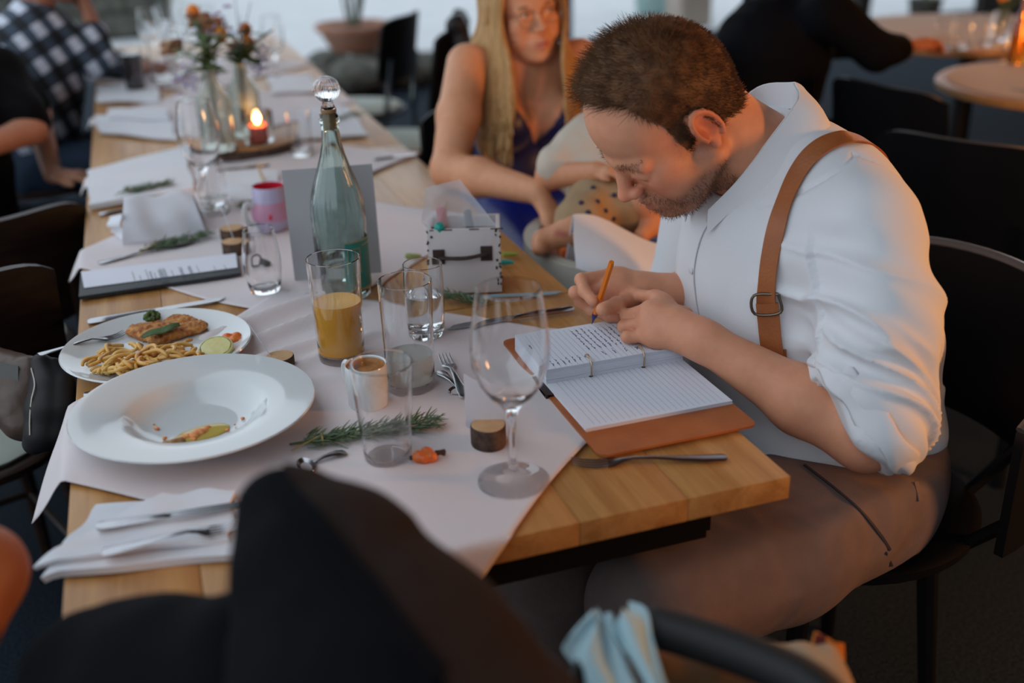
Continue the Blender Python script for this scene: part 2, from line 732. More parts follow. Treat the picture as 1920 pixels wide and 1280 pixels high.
# ================================================================== tables
M_oak = wood_mat('oak_top', (.37, .165, .046), (.53, .275, .092), .38, 1, 1.0)
M_steel = mat('black_steel', (.012, .012, .013), .45, .6)
TABS = [(0.0, .655, -.8, 0.0, 'oak dining table at the head end, under the brown leather notebook'),
        (.659, 1.86, -.803, -.010, 'oak dining table carrying the white wooden box and glass bottle'),
        (1.864, 3.065, -.8, -.008, 'oak dining table carrying the candle and the flower vases'),
        (3.07, 4.25, -.802, -.006, 'oak dining table at the far end, before the low stone wall')]


def make_table(y0, y1, x0, x1, label):
    t = thing('dining_table', label, 'table', ((x0 + x1) / 2, (y0 + y1) / 2, 0), 0, 'dining tables pushed end to end')
    w, l = x1 - x0, y1 - y0
    n = 6
    pw = w / n
    for k in range(n):
        MB().box((-w / 2 + (k + .5) * pw, 0, TZ - .015), (pw - .0007, l, .03), bev=.0008).build('plank', M_oak, t)
    MB().box((0, -l / 2 + .06, TZ - .065), (w - .16, .025, .06)).box((0, l / 2 - .06, TZ - .065), (w - .16, .025, .06)) \
        .box((-w / 2 + .08, 0, TZ - .065), (.025, l - .12, .06)).box((w / 2 - .08, 0, TZ - .065), (.025, l - .12, .06)) \
        .build('apron', M_steel, t)
    for sy in ((-.25, .25) if l > .8 else (0,)):
        MB().box((0, sy * l, .36), (.09, .09, .72), bev=.004).build('pedestal', M_steel, t)
        MB().box((0, sy * l, .012), (.5, .10, .024), bev=.004).build('foot_plate', M_steel, t)
    return t


for a in TABS:
    make_table(*a)

# ------------------------------------------------------------------ square cloths laid corner-wise
M_cloth = mat('mauve_linen', (.66, .595, .605), .85, var=(4, (.70, .63, .64)), bump=(900, .25), sheen=.2)
CLZ = TZ + .0042


def cloth(q, lift, seed, label, folds=(), n=84):
    """q: right, back, left, front corners in flat table coordinates"""
    R_, B_, L_, F_ = [np.array(p, float) for p in q]
    rng = np.random.RandomState(seed)
    ws = [(rng.uniform(0, 6.28), rng.uniform(5, 12), rng.uniform(0, 6.28)) for _ in range(3)]

    def fn(u, v):
        p = (1 - u) * ((1 - v) * R_ + v * B_) + u * ((1 - v) * F_ + v * L_)
        x, y = p
        e = math.sin(math.pi * u) * math.sin(math.pi * v)
        x += .008 * math.sin(9 * v + seed) * (1 if u in (0, 1) else .4)
        y += .007 * math.sin(8 * u + seed * 2)
        z = TZ + lift + .0009 * (1 + math.sin(x * 31 + 3 * y + seed)) * .5
        for a, f, ph in ws:
            z += .0006 * (1 + math.sin((x * math.cos(a) + y * math.sin(a)) * f * 3 + ph))
        for (ax, ay, bx, by, wd, h) in folds:
            dx, dy = bx - ax, by - ay
            L2 = dx * dx + dy * dy
            t = ((x - ax) * dx + (y - ay) * dy) / L2
            tt = min(1, max(0, t))
            d = math.hypot(x - ax - tt * dx, y - ay - tt * dy)
            z += h * math.exp(-(d / wd) ** 2) * (math.sin(math.pi * min(1, max(0, .08 + .84 * t))) ** .5 if 0 < t < 1 else .2)
        if x < -.803:
            ee = -.803 - x
            x = -.803 - min(ee, .006) - .50 * max(0, ee - .006)
            z -= .85 * max(0, ee - .004) + .004 * math.sin(40 * y) * min(1, ee / .05)
        if y < -.002:
            ee = -.002 - y
            y = -.004 - min(ee, .004) - .12 * max(0, ee - .004)
            z -= max(0, ee - .004)
        if x > .001:
            ee = x - .001
            x = .003 + .2 * ee
            z -= .9 * max(0, ee - .003)
        return (x, y, z)
    return MB().grid(fn, n, n, .0009).build('table_cloth', M_cloth, smooth=True, label=label, cat='tablecloth',
                                            group='square cloths laid corner-wise')


cloth([(.03, .39), (-.47, .845), (-.918, .39), (-.395, -.052)], .0028, 1,
      'crumpled mauve linen square under the plates and the leather notebook',
      [(-.62, .665, -.36, .80, .017, .019), (-.60, .605, -.36, .72, .013, .016), (-.63, .53, -.42, .60, .014, .012), (-.52, .50, -.36, .60, .012, .008),
       (-.58, .45, -.30, .47, .016, .005), (-.30, .30, -.12, .34, .014, .004), (-.86, .40, -.62, .30, .02, .006)])
cloth([(.015, 1.10), (-.45, 1.62), (-.855, 1.19), (-.455, .70)], .0008, 2, 'mauve linen square under the menu and the white wooden box')
cloth([(.012, 1.73), (-.45, 2.19), (-.84, 1.78), (-.45, 1.29)], .0022, 3, 'mauve linen square under the candle and flower vases')
cloth([(.02, 2.52), (-.45, 3.0), (-.84, 2.55), (-.46, 2.07)], .0008, 4, 'mauve linen square beyond the flower vases')
cloth([(.02, 3.35), (-.45, 3.85), (-.84, 3.38), (-.45, 2.9)], .0022, 5, 'mauve linen square on the farthest dining table')
# ================================================================== tableware
M_glass = mat('clear_glass', (1, 1, 1), .0, spec=.5, trans=1., ior=1.46)
M_bottle = mat('greenish_glass', (.80, .92, .88), .02, trans=1., ior=1.46)
M_frost = mat('frosted_glass', (.82, .86, .80), .16, trans=.85, ior=1.4)
M_water = mat('water', (.97, .99, 1), 0., trans=1., ior=1.33)
M_juice = mat('orange_juice', (.95, .46, .045), .25, sss=.1)
M_cloudy = mat('cloudy_drink', (.80, .84, .80), .35, trans=.55, ior=1.33)
M_cer = mat('white_porcelain', (.64, .665, .67), .12, coat=.3)
M_silver = mat('steel_cutlery', (.42, .42, .44), .22, 1.0, bump=(70, .03))
M_paper = mat('white_paper', (.72, .745, .83), .75, bump=(500, .08))
M_paper2 = mat('grey_card', (.42, .42, .44), .7, bump=(400, .08))
M_napkin = mat('white_napkin', (.72, .74, .79), .85, bump=(500, .25), sheen=.2)
M_bark = mat('bark', (.045, .025, .018), .9, var=(60, (.12, .07, .048)), bump=(140, 1.))
M_slicewood = mat('slice_wood', (.50, .30, .15), .7, var=(40, (.6, .38, .2)), bump=(120, .2))
M_green = mat('rosemary_green', (.055, .10, .045), .6, var=(40, (.12, .17, .08)))
M_stem = mat('stem_green', (.07, .10, .035), .7)
M_ink = mat('blue_ink', (.02, .025, .12), .6)
M_print = mat('grey_print', (.10, .11, .14), .7)


def highball(name, label, loc, rb, rt, h, t=.0016, base=.011, fill=None, fm=None, fname='drink', curve=0., cat='glass', group=None, n=40):
    g = thing(name, label, cat, loc, 0, group)
    def rad(z):
        u = z / h
        return rb + (rt - rb) * u + curve * math.sin(math.pi * min(1, u * 1.05))
    zs = [h * (i / 14) for i in range(15)]
    pr = [(0, .0008), (rad(0) * .75, .0008), (rad(0) - .0025, 0), (rad(0), .0025)] + [(rad(z), z) for z in zs[1:]]
    pr += [(rad(h) - t / 2, h + t * .5)] + [(rad(z) - t, z) for z in reversed(zs) if z > base + .004]
    pr += [(rad(base) - t - .003, base + .001), (0, base)]
    MB().lathe(pr, n).build('glass_body', M_glass, g)
    if fill:
        e = .0003
        zz = [base + .0016 + (fill - base - .0016) * i / 8 for i in range(9)]
        p2 = [(0, base + .0012), (rad(base) - t - .0045, base + .0014)] + [(rad(z) - t - e, z + .003 * (i == 0)) for i, z in enumerate(zz)] + [(0, fill)]
        MB().lathe(p2, n).build(fname, fm, g)
    return g


def wineglass(label, loc, h=.235, rbowl=.043, rfoot=.042, n=44, group='wine glasses'):
    g = thing('wine_glass', label, 'wine glass', loc, 0, group)
    hb = h * .44
    foot = [(0, .0006), (rfoot * .8, .0004), (rfoot, .0012), (rfoot, .0026), (rfoot * .6, .0045), (.012, .009), (.0065, .016), (.0045, .03),
            (.0040, h * .25), (.0046, hb - .024), (.008, hb - .012), (.016, hb - .001)]
    out = [(.026, hb + .008), (.036, hb + .024), (rbowl * .97, hb + .045), (rbowl, hb + .062), (rbowl * .97, hb + .085), (rbowl * .88, h - .02), (rbowl * .80, h)]
    inn = [(r - .0011, z + .0008) for r, z in reversed(out)] + [(.014, hb + .0025), (0, hb - .001)]
    MB().lathe(foot + out + inn, n).build('glass_body', M_glass, g)
    return g


def sit(px, py, z=CLZ):
    p = T(px, py, z)
    return (p[0], p[1], z)


highball('juice_glass', 'tall glass half full of orange juice beside the bottle', sit(642, 672), .0335, .0385, .157, fill=.092, fm=M_juice, fname='orange_juice', group='highball glasses')
highball('highball_glass', 'tall glass with a little cloudy pale drink, before the water tumbler', sit(772, 726), .0325, .0365, .158, fill=.052, fm=M_cloudy, fname='cloudy_drink', group='highball glasses')
highball('water_tumbler', 'tumbler half full of clear water before the white wooden box', sit(800, 627), .027, .030, .116, fill=.068, fm=M_water, fname='water', curve=.002)
highball('tumbler', 'empty barrel-shaped tumbler standing by the end of the menu', sit(498, 545), .0255, .0265, .112, curve=.0065, base=.008)
highball('empty_highball', 'empty clear glass standing before the small white mug', sit(728, 858), .0285, .0375, .128, base=.0045)
wineglass('empty wine glass standing before the leather notebook', sit(963, 902), .240, .0445)
wineglass('empty wine glass standing beside the tented white napkin', sit(393, 400), .240, .043)
highball('tumbler', 'tumbler of water standing right behind the wine glass by the tented napkin', sit(403, 393), .026, .028, .108, fill=.03, fm=M_water, fname='water', curve=.004, base=.008)
highball('tumbler', 'empty tumbler to the right of the lit candle', sit(566, 290), .028, .031, .112, base=.01)

# small white mug with brown foam
mg = thing('espresso_mug', 'small white mug with brown foam left inside, behind the empty clear glass', 'mug', sit(692, 757), math.radians(120))
MB().lathe([(0, .001), (.023, .001), (.0255, 0), (.027, .003), (.0285, .03), (.0285, .058), (.0275, .0605), (.026, .059), (.0255, .03), (.022, .006), (0, .005)], 36).build('cup', M_cer, mg)
MB().tube(catmull([(.027, 0, .05), (.042, 0, .05), (.046, 0, .035), (.040, 0, .018), (.027, 0, .014)], 5), .004, 8, up=(0, 1, 0)).build('handle', M_cer, mg)
M_foam = mat('brown_foam', (.35, .13, .03), .7, var=(60, (.5, .26, .1)), bump=(150, .6))
MB().lathe([(0, .045), (.015, .0455), (.0235, .046), (.0249, .0555), (.0253, .0575), (.0249, .0575), (.0235, .050), (.0255, .044), (.022, .043), (0, .043)], 30).build('foam_residue', M_foam, mg)

# ------------------------------------------------------------------ plates
pc = T(365, 764, .785)
sp = thing('soup_plate', 'wide-rimmed white soup plate with leftover orange crumbs and oil', 'plate', (pc[0], pc[1], CLZ))
MB().lathe([(0, .004), (.055, .004), (.058, 0), (.062, 0), (.066, .004), (.086, .022), (.094, .0265), (.125, .030), (.150, .034), (.1535, .0365),
            (.1525, .0385), (.148, .0382), (.12, .0345), (.095, .0315), (.088, .028), (.080, .018), (.066, .009), (.05, .007), (0, .0068)], 72).build('plate_body', M_cer, sp, smooth=60)
M_oil = mat('yellow_oil', (.66, .50, .12), .1, trans=.25, ior=1.4)
M_or = mat('orange_crumb', (.75, .22, .06), .5, var=(200, (.85, .4, .15)), bump=(300, .5))
M_mush = mat('brown_mushroom', (.30, .13, .05), .6, var=(120, (.5, .3, .12)))
SB = CLZ + .0075
v = Vol((pc[0] - .09, pc[1] - .09, SB - .01), (pc[0] + .09, pc[1] + .09, SB + .02), .0016)
for (px, py, rx, ry) in [(378, 812, .032, .019), (350, 824, .024, .010), (400, 804, .020, .013)]:
    q = T(px, py, SB)
    v.ell((q[0], q[1], SB), (rx, ry, .0018), k=.004)
soft('oil_puddle', v, M_oil, label='yellow oil puddle in the well of the soup plate', cat='sauce')
crumbs = [(372, 812, .0105), (350, 818, .0085), (385, 805, .008), (294, 802, .004), (470, 790, .004), (456, 784, .0035), (425, 806, .0035), (288, 795, .002), (455, 748, .002), (310, 822, .004), (362, 822, .005), (440, 795, .002)]
for i, (px, py, r) in enumerate(crumbs):
    q = T(px, py, SB + .002)
    v = Vol(q - .02, q + .02, .0011)
    rng = np.random.RandomState(i)
    for k in range(4):
        v.ell(q + rng.uniform(-.6, .6, 3) * r * np.array([1, 1, .3]), (r * rng.uniform(.4, .7), r * rng.uniform(.4, .7), r * .45), k=.001)
    soft('food_crumb', v, M_or, it=1, label=('orange crumb lying in the yellow oil of the soup plate' if i in (0, 1, 2, 10) else 'tiny orange crumb scattered on the bare white well of the soup plate'), cat='crumb', group='crumbs in the soup plate')
q = T(324, 833, SB + .003)
v = Vol(q - .03, q + .03, .0012)
v.cap(q + [-.012, 0, 0], q + [.010, .003, .002], .0055, .0045, .003).cap(q + [.004, .0, .004], q + [.013, .004, .001], .003, .003, .002)
soft('mushroom_piece', v, M_mush, label='brown piece of mushroom at the edge of the oil in the soup plate', cat='food')

ps = T(296, 650, .772)
PZ = TZ + .0042
dp = thing('dinner_plate', 'round white plate with breaded schnitzel and noodles', 'plate', (ps[0], ps[1], PZ))
MB().lathe([(0, .003), (.07, .003), (.073, 0), (.078, 0), (.082, .003), (.115, .010), (.134, .0205), (.1375, .0235), (.136, .0255), (.1325, .0245), (.116, .0145), (.095, .0095), (.07, .0075), (0, .007)], 72).build('plate_body', M_cer, dp, smooth=60)
FZ = PZ + .0078
# schnitzel
M_sch = mat('breadcrumb_crust', (.33, .085, .012), .6, var=(85, (.64, .31, .085)), bump=(420, 1.0))
s0, s1 = T(246, 617, FZ + .01), T(376, 613, FZ + .01)
v = Vol(np.minimum(s0, s1) - [.03, .05, .02], np.maximum(s0, s1) + [.03, .05, .03], .0016)
for k, (px, py, rx, ry) in enumerate([(258, 618, .018, .022), (285, 620, .024, .03), (315, 618, .026, .032), (345, 613, .024, .028), (366, 611, .017, .02), (300, 630, .02, .016), (334, 602, .02, .018)]):
    c = T(px, py, FZ + .009)
    v.ell((c[0], c[1], FZ + .008), (rx, ry, .0085), k=.006)
soft('schnitzel', v, M_sch, disp=lambda V, N: .0034 * (vnoise(V * 240) - .4) + .007 * (vnoise(V * 75) - .5), label='golden breaded schnitzel on the white plate under a sage leaf', cat='meat')
# noodles
pa = thing('noodle_pile', 'heap of sauced noodles beside the schnitzel', 'noodles', (T(262, 672, FZ)[0], T(262, 672, FZ)[1], FZ))
M_noo = mat('noodle', (.66, .33, .065), .35, var=(25, (.74, .46, .14)), sss=.15)
rng = random.Random(11)
for i in range(105):
    u = rng.random()
    bx, by = (165 + 205 * u, 690 - 22 * u + rng.uniform(-13, 13))
    if rng.random() < .45:
        bx, by = 195 + rng.uniform(0, 165), 672 + rng.uniform(-24, 24)
    lay = rng.random()
    mid = math.exp(-((bx - 262) / 75) ** 2 - ((by - 670) / 24) ** 2)
    zc = FZ + .004 + lay * (.006 + .021 * mid)
    c = T(bx, by, zc)
    ang = rng.uniform(0, 6.28)
    L = rng.uniform(.025, .055)
    cur = rng.uniform(-70, 70)
    pts = []
    x, y, a = c[0] - math.cos(ang) * L / 2, c[1] - math.sin(ang) * L / 2, ang - cur * L / 2
    for k in range(9):
        t = k / 8
        pts.append((x, y, zc + .005 * math.sin(t * math.pi) * lay + .0025 * math.sin(5 * t + i)))
        x += math.cos(a) * L / 8
        y += math.sin(a) * L / 8
        a += cur * L / 8
    MB().tube(pts, [.0023] + [.0029] * 7 + [.0023], 7).build('noodle', M_noo, pa, True, True)
# sage leaf, floret, lemon, tomato
M_sage = mat('sage_green', (.06, .11, .04), .6, var=(60, (.10, .16, .06)), bump=(200, .5))
a_, b_ = T(266, 628, FZ + .0215), T(336, 606, FZ + .0255)
ax = b_ - a_
nrm = np.cross(ax, [0, 0, 1])
nrm /= np.linalg.norm(nrm)
MB().grid(lambda u, w: a_ + ax * u + nrm * ((w - .5) * .024 * math.sin(math.pi * min(1, .04 + u * .93)) ** .7) + np.array([0, 0, .004 * math.sin(u * 3.1) - .010 * (abs(w - .5)) * 1.0 + .0015 * math.sin(9 * u)]), 16, 8, .0008) \
    .build('sage_leaf', M_sage, smooth=True, label='green sage leaf lying on the schnitzel', cat='leaf')
fb = T(285, 596, FZ + .014)
fl = thing('broccoli_floret', 'small dark green parsley floret behind the schnitzel', 'herb', tuple(fb - np.array([0, 0, .012])))
M_flo = mat('floret_green', (.045, .085, .02), .7, var=(120, (.10, .15, .04)))
v = Vol(fb - .03, fb + .03, .0013)
rg = np.random.RandomState(5)
for k in range(34):
    dvec = rg.normal(size=3)
    dvec /= np.linalg.norm(dvec)
    v.ell(fb + dvec * np.array([.011, .010, .007]) + [0, 0, .003], .0034, k=.0008)
soft('floret_head', v, M_flo, fl, it=0)
MB().tube([fb + [0, 0, -.014], fb + [.002, 0, -.004]], .003, 8).build('stem', M_stem, fl, True)
lc = T(406, 657, FZ + .009)
le = thing('lemon_slice', 'thick pale lemon slice leaning on the noodles', 'lemon', (lc[0], lc[1], FZ))
M_lem = mat('lemon_flesh', (.62, .56, .20), .3, var=(70, (.70, .66, .34)), sss=.3)
M_rind = mat('lemon_rind', (.60, .56, .25), .5)
RM = Euler((math.radians(16), math.radians(-6), 0)).to_matrix().to_4x4()
MB().lathe([(0, -.0055), (.0215, -.0055), (.0225, .0), (.0215, .0058), (.006, .0062), (0, .0062)], 30, M=RM, c=(lc[0], lc[1], FZ + .011), ribs=lambda a, z: .02 * math.cos(9 * a)).build('flesh', M_lem, le, True)
MB().lathe([(.0226, -.0058), (.0250, -.0045), (.0255, .0), (.0250, .0045), (.0226, .0058), (.0226, -.0058)], 30, M=RM, c=(lc[0], lc[1], FZ + .011)).build('rind', M_rind, le, True)
M_tom = mat('tomato', (.72, .13, .03), .25, var=(50, (.8, .25, .06)), sss=.2)
tc_ = T(438, 634, FZ + .008)
v = Vol(tc_ - .03, tc_ + .03, .0013)
for (dx, dy, dz, r) in [(-.009, .004, .002, .008), (0, -.004, .0, .0075), (.005, .004, .002, .0075), (.009, -.006, -.002, .006), (-.003, .009, 0, .006)]:
    v.ell(tc_ + [dx, dy, dz], (r, r, r * .75), k=.003)
soft('tomato_piece', v, M_tom, label='orange red chopped tomato at the rim of the schnitzel plate', cat='tomato')

# ------------------------------------------------------------------ cutlery (local: handle end at 0, tip at +X)
def fork_mesh(L=.195):
    hs = [(0, .0055), (.004, .0095), (.03, .009), (.06, .0065), (.09, .0042), (.118, .0038), (.132, .006), (.142, .0115), (.150, .0125)]
    z = [.004, .004, .004, .005, .0075, .008, .0055, .003, .002]
    k = L / .195
    mb_ = MB().tube([(x * k, 0, zz * 1.0) for (x, r), zz in zip(hs, z)], [(.0014, r) for x, r in hs], 10, up=(0, 0, 1))
    for i in range(4):
        y = (i - 1.5) * .0062
        mb_.tube([(.147 * k, y, .0022), (.165 * k, y, .0012), (.182 * k, y * .97, .003), (.195 * k, y * .95, .0068)], [(.0011, .0019), (.001, .0016), (.001, .0014), (.0006, .0006)], 6)
    return mb_


def knife_mesh(L=.225):
    k = L / .225
    mb_ = MB().tube([(x * k, 0, .0042) for x in (0, .004, .03, .075, .1, .108)], [(.003, .006), (.0042, .0085), (.0042, .0085), (.0036, .0068), (.003, .006), (.001, .006)], 10)
    out = [(.104, -.006), (.125, -.0075), (.19, -.0085), (.212, -.006), (.225, .0055), (.2, .0075), (.15, .0078), (.104, .0065)]
    return mb_.prism([(x * k, y) for x, y in out], .0034, .005)


def spoon_mesh(L=.19):
    hs = [(0, .0055), (.004, .0095), (.03, .009), (.06, .006), (.09, .0038), (.12, .0034), (.13, .0038)]
    mb_ = MB().tube([(x, 0, .004 + .004 * math.sin(x / .13 * 3.1)) for x, r in hs], [(.0014, r) for x, r in hs], 10)
    mb_.grid(lambda u, w: (.127 + .063 * u, (w - .5) * .042 * math.sqrt(max(0, math.sin(math.pi * (.02 + .96 * u)))), .0045 - .006 * math.sin(math.pi * u) * (1 - (2 * w - 1) ** 2)), 14, 10, .0012)
    return mb_


CUT = {}


def cutlery(kind, a, b, label, z=None, tip_up=0., group=None, m=None, roll=0.):
    """a: handle-end pixel, b: tip pixel"""
    z = CLZ + .0005 if z is None else z
    P, Q = T(a[0], a[1], z), T(b[0], b[1], z)
    key = (kind, m.name if m else '')
    nm = {'fork': 'table_fork', 'knife': 'table_knife', 'spoon': 'table_spoon'}[kind]
    if key not in CUT:
        me = mesh(nm, *(lambda q: (q.v, q.f))({'fork': fork_mesh, 'knife': knife_mesh, 'spoon': spoon_mesh}[kind]()))
        o = link(nm, me, m or M_silver, smooth=50)
        CUT[key] = o
    else:
        o = CUT[key].copy()
        COL.objects.link(o)
    dv = Q - P
    o.location = (P[0], P[1], z)
    o.rotation_euler = (roll, -tip_up, math.atan2(dv[1], dv[0]))
    L = float(np.hypot(dv[0], dv[1]))
    o.scale = (L / {'fork': .195, 'knife': .225, 'spoon': .19}[kind],) + (min(1.1, max(.85, L / .2)),) * 2
    return tag(o, label, kind, group)


TOPZ = TZ + .0008
cutlery('fork', (1362, 862), (1072, 872), 'steel fork lying on bare oak at the table corner before the notebook', TOPZ)
cutlery('fork', (72, 668), (234, 618), 'steel fork with its tines on the schnitzel plate and its handle over the rim', PZ + .019, -.06)
cutlery('knife', (165, 608), (425, 564), 'steel knife lying on bare oak behind the schnitzel plate', TOPZ)
cutlery('knife', (1074, 582), (838, 620), 'steel knife lying above the notebook', CLZ)
cutlery('fork', (873, 748), (832, 668), 'steel fork lying across a spoon beside the cloudy drink', CLZ + .004)
cutlery('spoon', (822, 700), (872, 742), 'steel spoon under the fork beside the cloudy drink', CLZ)
cutlery('fork', (185, 496), (372, 455), 'steel fork lying between the tented napkin and the menu', CLZ)
cutlery('knife', (158, 745), (300, 722), 'steel knife handle poking out under the soup plate', TOPZ)
cutlery('spoon', (648, 852), (560, 880), 'steel spoon under the rosemary sprig beside the soup plate', CLZ)
cutlery('knife', (186, 405), (330, 380), 'steel knife handle poking out from under the tented napkin', TOPZ)
cutlery('knife', (700, 301), (782, 292), 'steel knife lying at the right corner of the candle cloth', CLZ, group='far knives')
cutlery('knife', (505, 312), (410, 322), 'dark-looking steel knife lying before the wooden candle tray', CLZ)
M_bluek = mat('pale_blue_plastic', (.25, .36, .42), .35)
cutlery('knife', (868, 562), (1054, 552), 'pale blue plastic knife lying before the white wooden box', CLZ, m=M_bluek)

# ------------------------------------------------------------------ bottle with crystal stopper
bp_ = sit(648, 552)
bt = thing('water_bottle', 'tall ribbed glass water bottle with a crystal ball stopper', 'bottle', bp_)
rib = lambda a, z: .012 * math.cos(a * 22) * max(0, min(1, (z - .118) / .01)) * max(0, min(1, (.25 - z) / .05))
out = [(0, .006), (.03, .003), (.039, 0), (.0435, .004), (.0445, .012), (.0445, .108), (.0438, .113), (.0445, .118), (.0450, .14), (.0440, .16), (.0405, .18), (.034, .20), (.0265, .222), (.020, .243), (.0162, .262), (.0145, .28), (.0142, .293), (.0165, .295), (.0165, .300), (.0145, .302), (.0150, .309), (.0140, .310)]
inn = [(.0115, .309), (.0113, .28), (.0135, .262), (.0172, .243), (.0237, .222), (.0312, .2), (.0377, .18), (.0415, .155), (.042, .12), (.042, .012), (.036, .008), (0, .010)]
MB().lathe(out + inn, 88, ribs=rib).build('bottle_glass', M_bottle, bt, smooth=60)
MB().lathe([(0, .0105), (.0355, .0095), (.0414, .0135), (.0414, .062), (0, .062)], 44).build('water', M_water, bt)
M_cork = mat('cork', (.34, .19, .09), .8, bump=(150, .5))
MB().lathe([(0, .284), (.0108, .284), (.0112, .309), (.0125, .311), (.0125, .316), (0, .316)], 24).build('cork', M_cork, bt)
stp = MB().lathe([(0, .316), (.0105, .316), (.0115, .319), (.0085, .323), (.0085, .327)] + [(.0205 * math.sin(math.pi * (.14 + .86 * i / 14)), .3465 - .0205 * math.cos(math.pi * (.14 + .86 * i / 14))) for i in range(14)] + [(0, .367)], 60, ribs=lambda a, z: .05 * math.cos(a * 15) * (z > .329))
stp.build('crystal_stopper', M_glass, bt, smooth=60)
M_teal = mat('teal_label', (.02, .20, .17), .4)
M_gold = mat('gold_line', (.5, .36, .12), .35, .8)
def arc(r, a0, a1, z0, z1, n=12):
    return MB().grid(lambda u, w: (r * math.cos(a0 + (a1 - a0) * u), r * math.sin(a0 + (a1 - a0) * u), z0 + (z1 - z0) * w), n, 1, .0005)
lab = arc(.0452, math.radians(-92), math.radians(5), .02, .105).build('label_sheet', M_teal, bt)
gl = MB()
for (a0, a1, z0, z1) in [(-92, 5, .1035, .105), (-92, 5, .02, .0215), (-85, -60, .092, .0932), (-85, -83, .05, .0932), (-60, -58, .05, .0932), (-52, -5, .095, .0962)]:
    g_ = arc(.0456, math.radians(a0), math.radians(a1), z0, z1)
    gl.add(g_.v, g_.f)
gl.build('gold_border', M_gold, lab)

# grey card behind the bottle
c0, c1 = T(553, 527, CLZ), T(716, 512, CLZ)
ca = MB()
dv = c1 - c0
ca.grid(lambda u, w: c0 + dv * u + np.array([.0, .012 * w, .001 + .196 * w]), 4, 4, .0022)
ca.build('table_card', M_paper2, smooth=20, label='plain grey card standing upright behind the water bottle', cat='card')

# ------------------------------------------------------------------ white wooden box with markers
M_wbox = mat('chipped_white_paint', (.62, .585, .585), .6, var=(7, (.55, .51, .51)), bump=(80, .2))
M_wdark = mat('bare_dark_wood', (.035, .018, .013), .7)
f0, f1 = T(807, 551, CLZ), T(941, 547, CLZ)
bw = float(np.linalg.norm(f1 - f0))
rzb = math.atan2(f1[1] - f0[1], f1[0] - f0[0])
bx = thing('wooden_box', 'white painted wooden box with a dark handle, holding felt pens', 'box', tuple((f0 + f1) / 2), rzb)
D, H, t_ = .085, .113, .007
MB().box((0, t_ / 2, H / 2), (bw, t_, H), bev=.0012).build('front_board', M_wbox, bx)
MB().box((0, D - t_ / 2, H / 2), (bw, t_, H), bev=.0012).build('back_board', M_wbox, bx)
for s_ in (-1, 1):
    MB().box((s_ * (bw / 2 - t_ / 2), D / 2, H / 2), (t_, D - 2 * t_ - .0006, H), bev=.0012).build('side_board', M_wbox, bx)
MB().box((0, D / 2, .004), (bw - 2 * t_ - .001, D - 2 * t_ - .001, .006)).build('base_board', M_wbox, bx)
hd = MB()
hd.box((-.043, -.0012, .066), (.020, .0025, .026), bev=.002).box((.037, -.0012, .070), (.020, .0025, .026), bev=.002)
hd.tube(catmull([(-.042, -.004, .066), (-.03, -.009, .066), (0, -.013, .0665), (.024, -.009, .069), (.036, -.004, .070)], 5), [(.003, .006)] * 5 + [(.003, .0045)] * 3 + [(.003, .006)] * 5 + [(.003, .0045)] * 3 + [(.003, .006)] * 5, 8)
hd.build('handle', M_wdark, bx)
rg = random.Random(4)
ch = MB()
for k in range(26):
    s_ = 1 if k % 3 else -1
    zz = rg.uniform(.01, .11)
    ch.box((s_ * (bw / 2 - rg.uniform(.0, .002) - (0 if rg.random() < .7 else .006)), -.0002, zz), (rg.uniform(.0015, .004), .0012, rg.uniform(.002, .006)), rot=(0, rg.uniform(-.7, .7), 0))
for k in range(9):
    ch.box((rg.uniform(-.06, .06), -.0002, H - .0006), (rg.uniform(.004, .02), .0012, .0016))
ch.build('paint_chips', M_wdark, bx)
def pen_thing(name, label, m, loc, tilt, L=.13, r=.0055):
    p_ = thing(name, label, 'pen', loc)
    R_ = Euler(tilt).to_matrix().to_4x4()
    MB().lathe([(0, 0), (r * .8, 0), (r, .003), (r, L * .62), (0, L * .62)], 14, M=R_).build('barrel', m, p_)
    MB().lathe([(0, L * .625), (r * 1.12, L * .625), (r * 1.12, L * .96), (r * .6, L), (0, L)], 14, M=R_).build('pen_cap', m, p_)
    return p_
bc = (f0 + f1) / 2
def inbox(u, w, z=.012):
    q_ = Matrix.Rotation(rzb, 3, 'Z') @ Vector((u, w, z))
    return (bc[0] + q_.x, bc[1] + q_.y, CLZ + z)
pen_thing('felt_pen', 'red felt pen standing in the white wooden box', mat('red_plastic', (.55, .04, .06), .35), inbox(-.022, .055), (0, -.14, 0), .128, .0075)
pen_thing('felt_pen', 'teal green felt pen standing in the white wooden box', mat('teal_plastic', (.01, .30, .24), .35), inbox(-.040, .030), (.2, -.06, 0), .112, .0085)
pen_thing('felt_pen', 'dark grey felt pen standing in the white wooden box', mat('slate_plastic', (.06, .09, .11), .35), inbox(.018, .05), (0, -.10, 0), .122, .006)
# clear bag standing in the box
mb_bag = bpy.data.materials.new('thin_clear_film')
mb_bag.use_nodes = True
nt = mb_bag.node_tree
for n_ in list(nt.nodes):
    nt.nodes.remove(n_)
o_ = nt.nodes.new('ShaderNodeOutputMaterial')
tr_ = nt.nodes.new('ShaderNodeBsdfTransparent')
gs_ = nt.nodes.new('ShaderNodeBsdfPrincipled')
gs_.inputs['Base Color'].default_value = (.75, .74, .77, 1)
gs_.inputs['Roughness'].default_value = .3
mx_ = nt.nodes.new('ShaderNodeMixShader')
mx_.inputs[0].default_value = .34
nt.links.new(tr_.outputs[0], mx_.inputs[1])
nt.links.new(gs_.outputs[0], mx_.inputs[2])
nt.links.new(mx_.outputs[0], o_.inputs[0])
bagp = [inbox(-.058, .012, .09), inbox(.058, .012, .09), inbox(.058, .07, .09), inbox(-.058, .07, .09)]
apex1 = at(862, 336, y=bagp[0][1] + .045)
apex2 = at(797, 352, y=bagp[0][1] + .05)
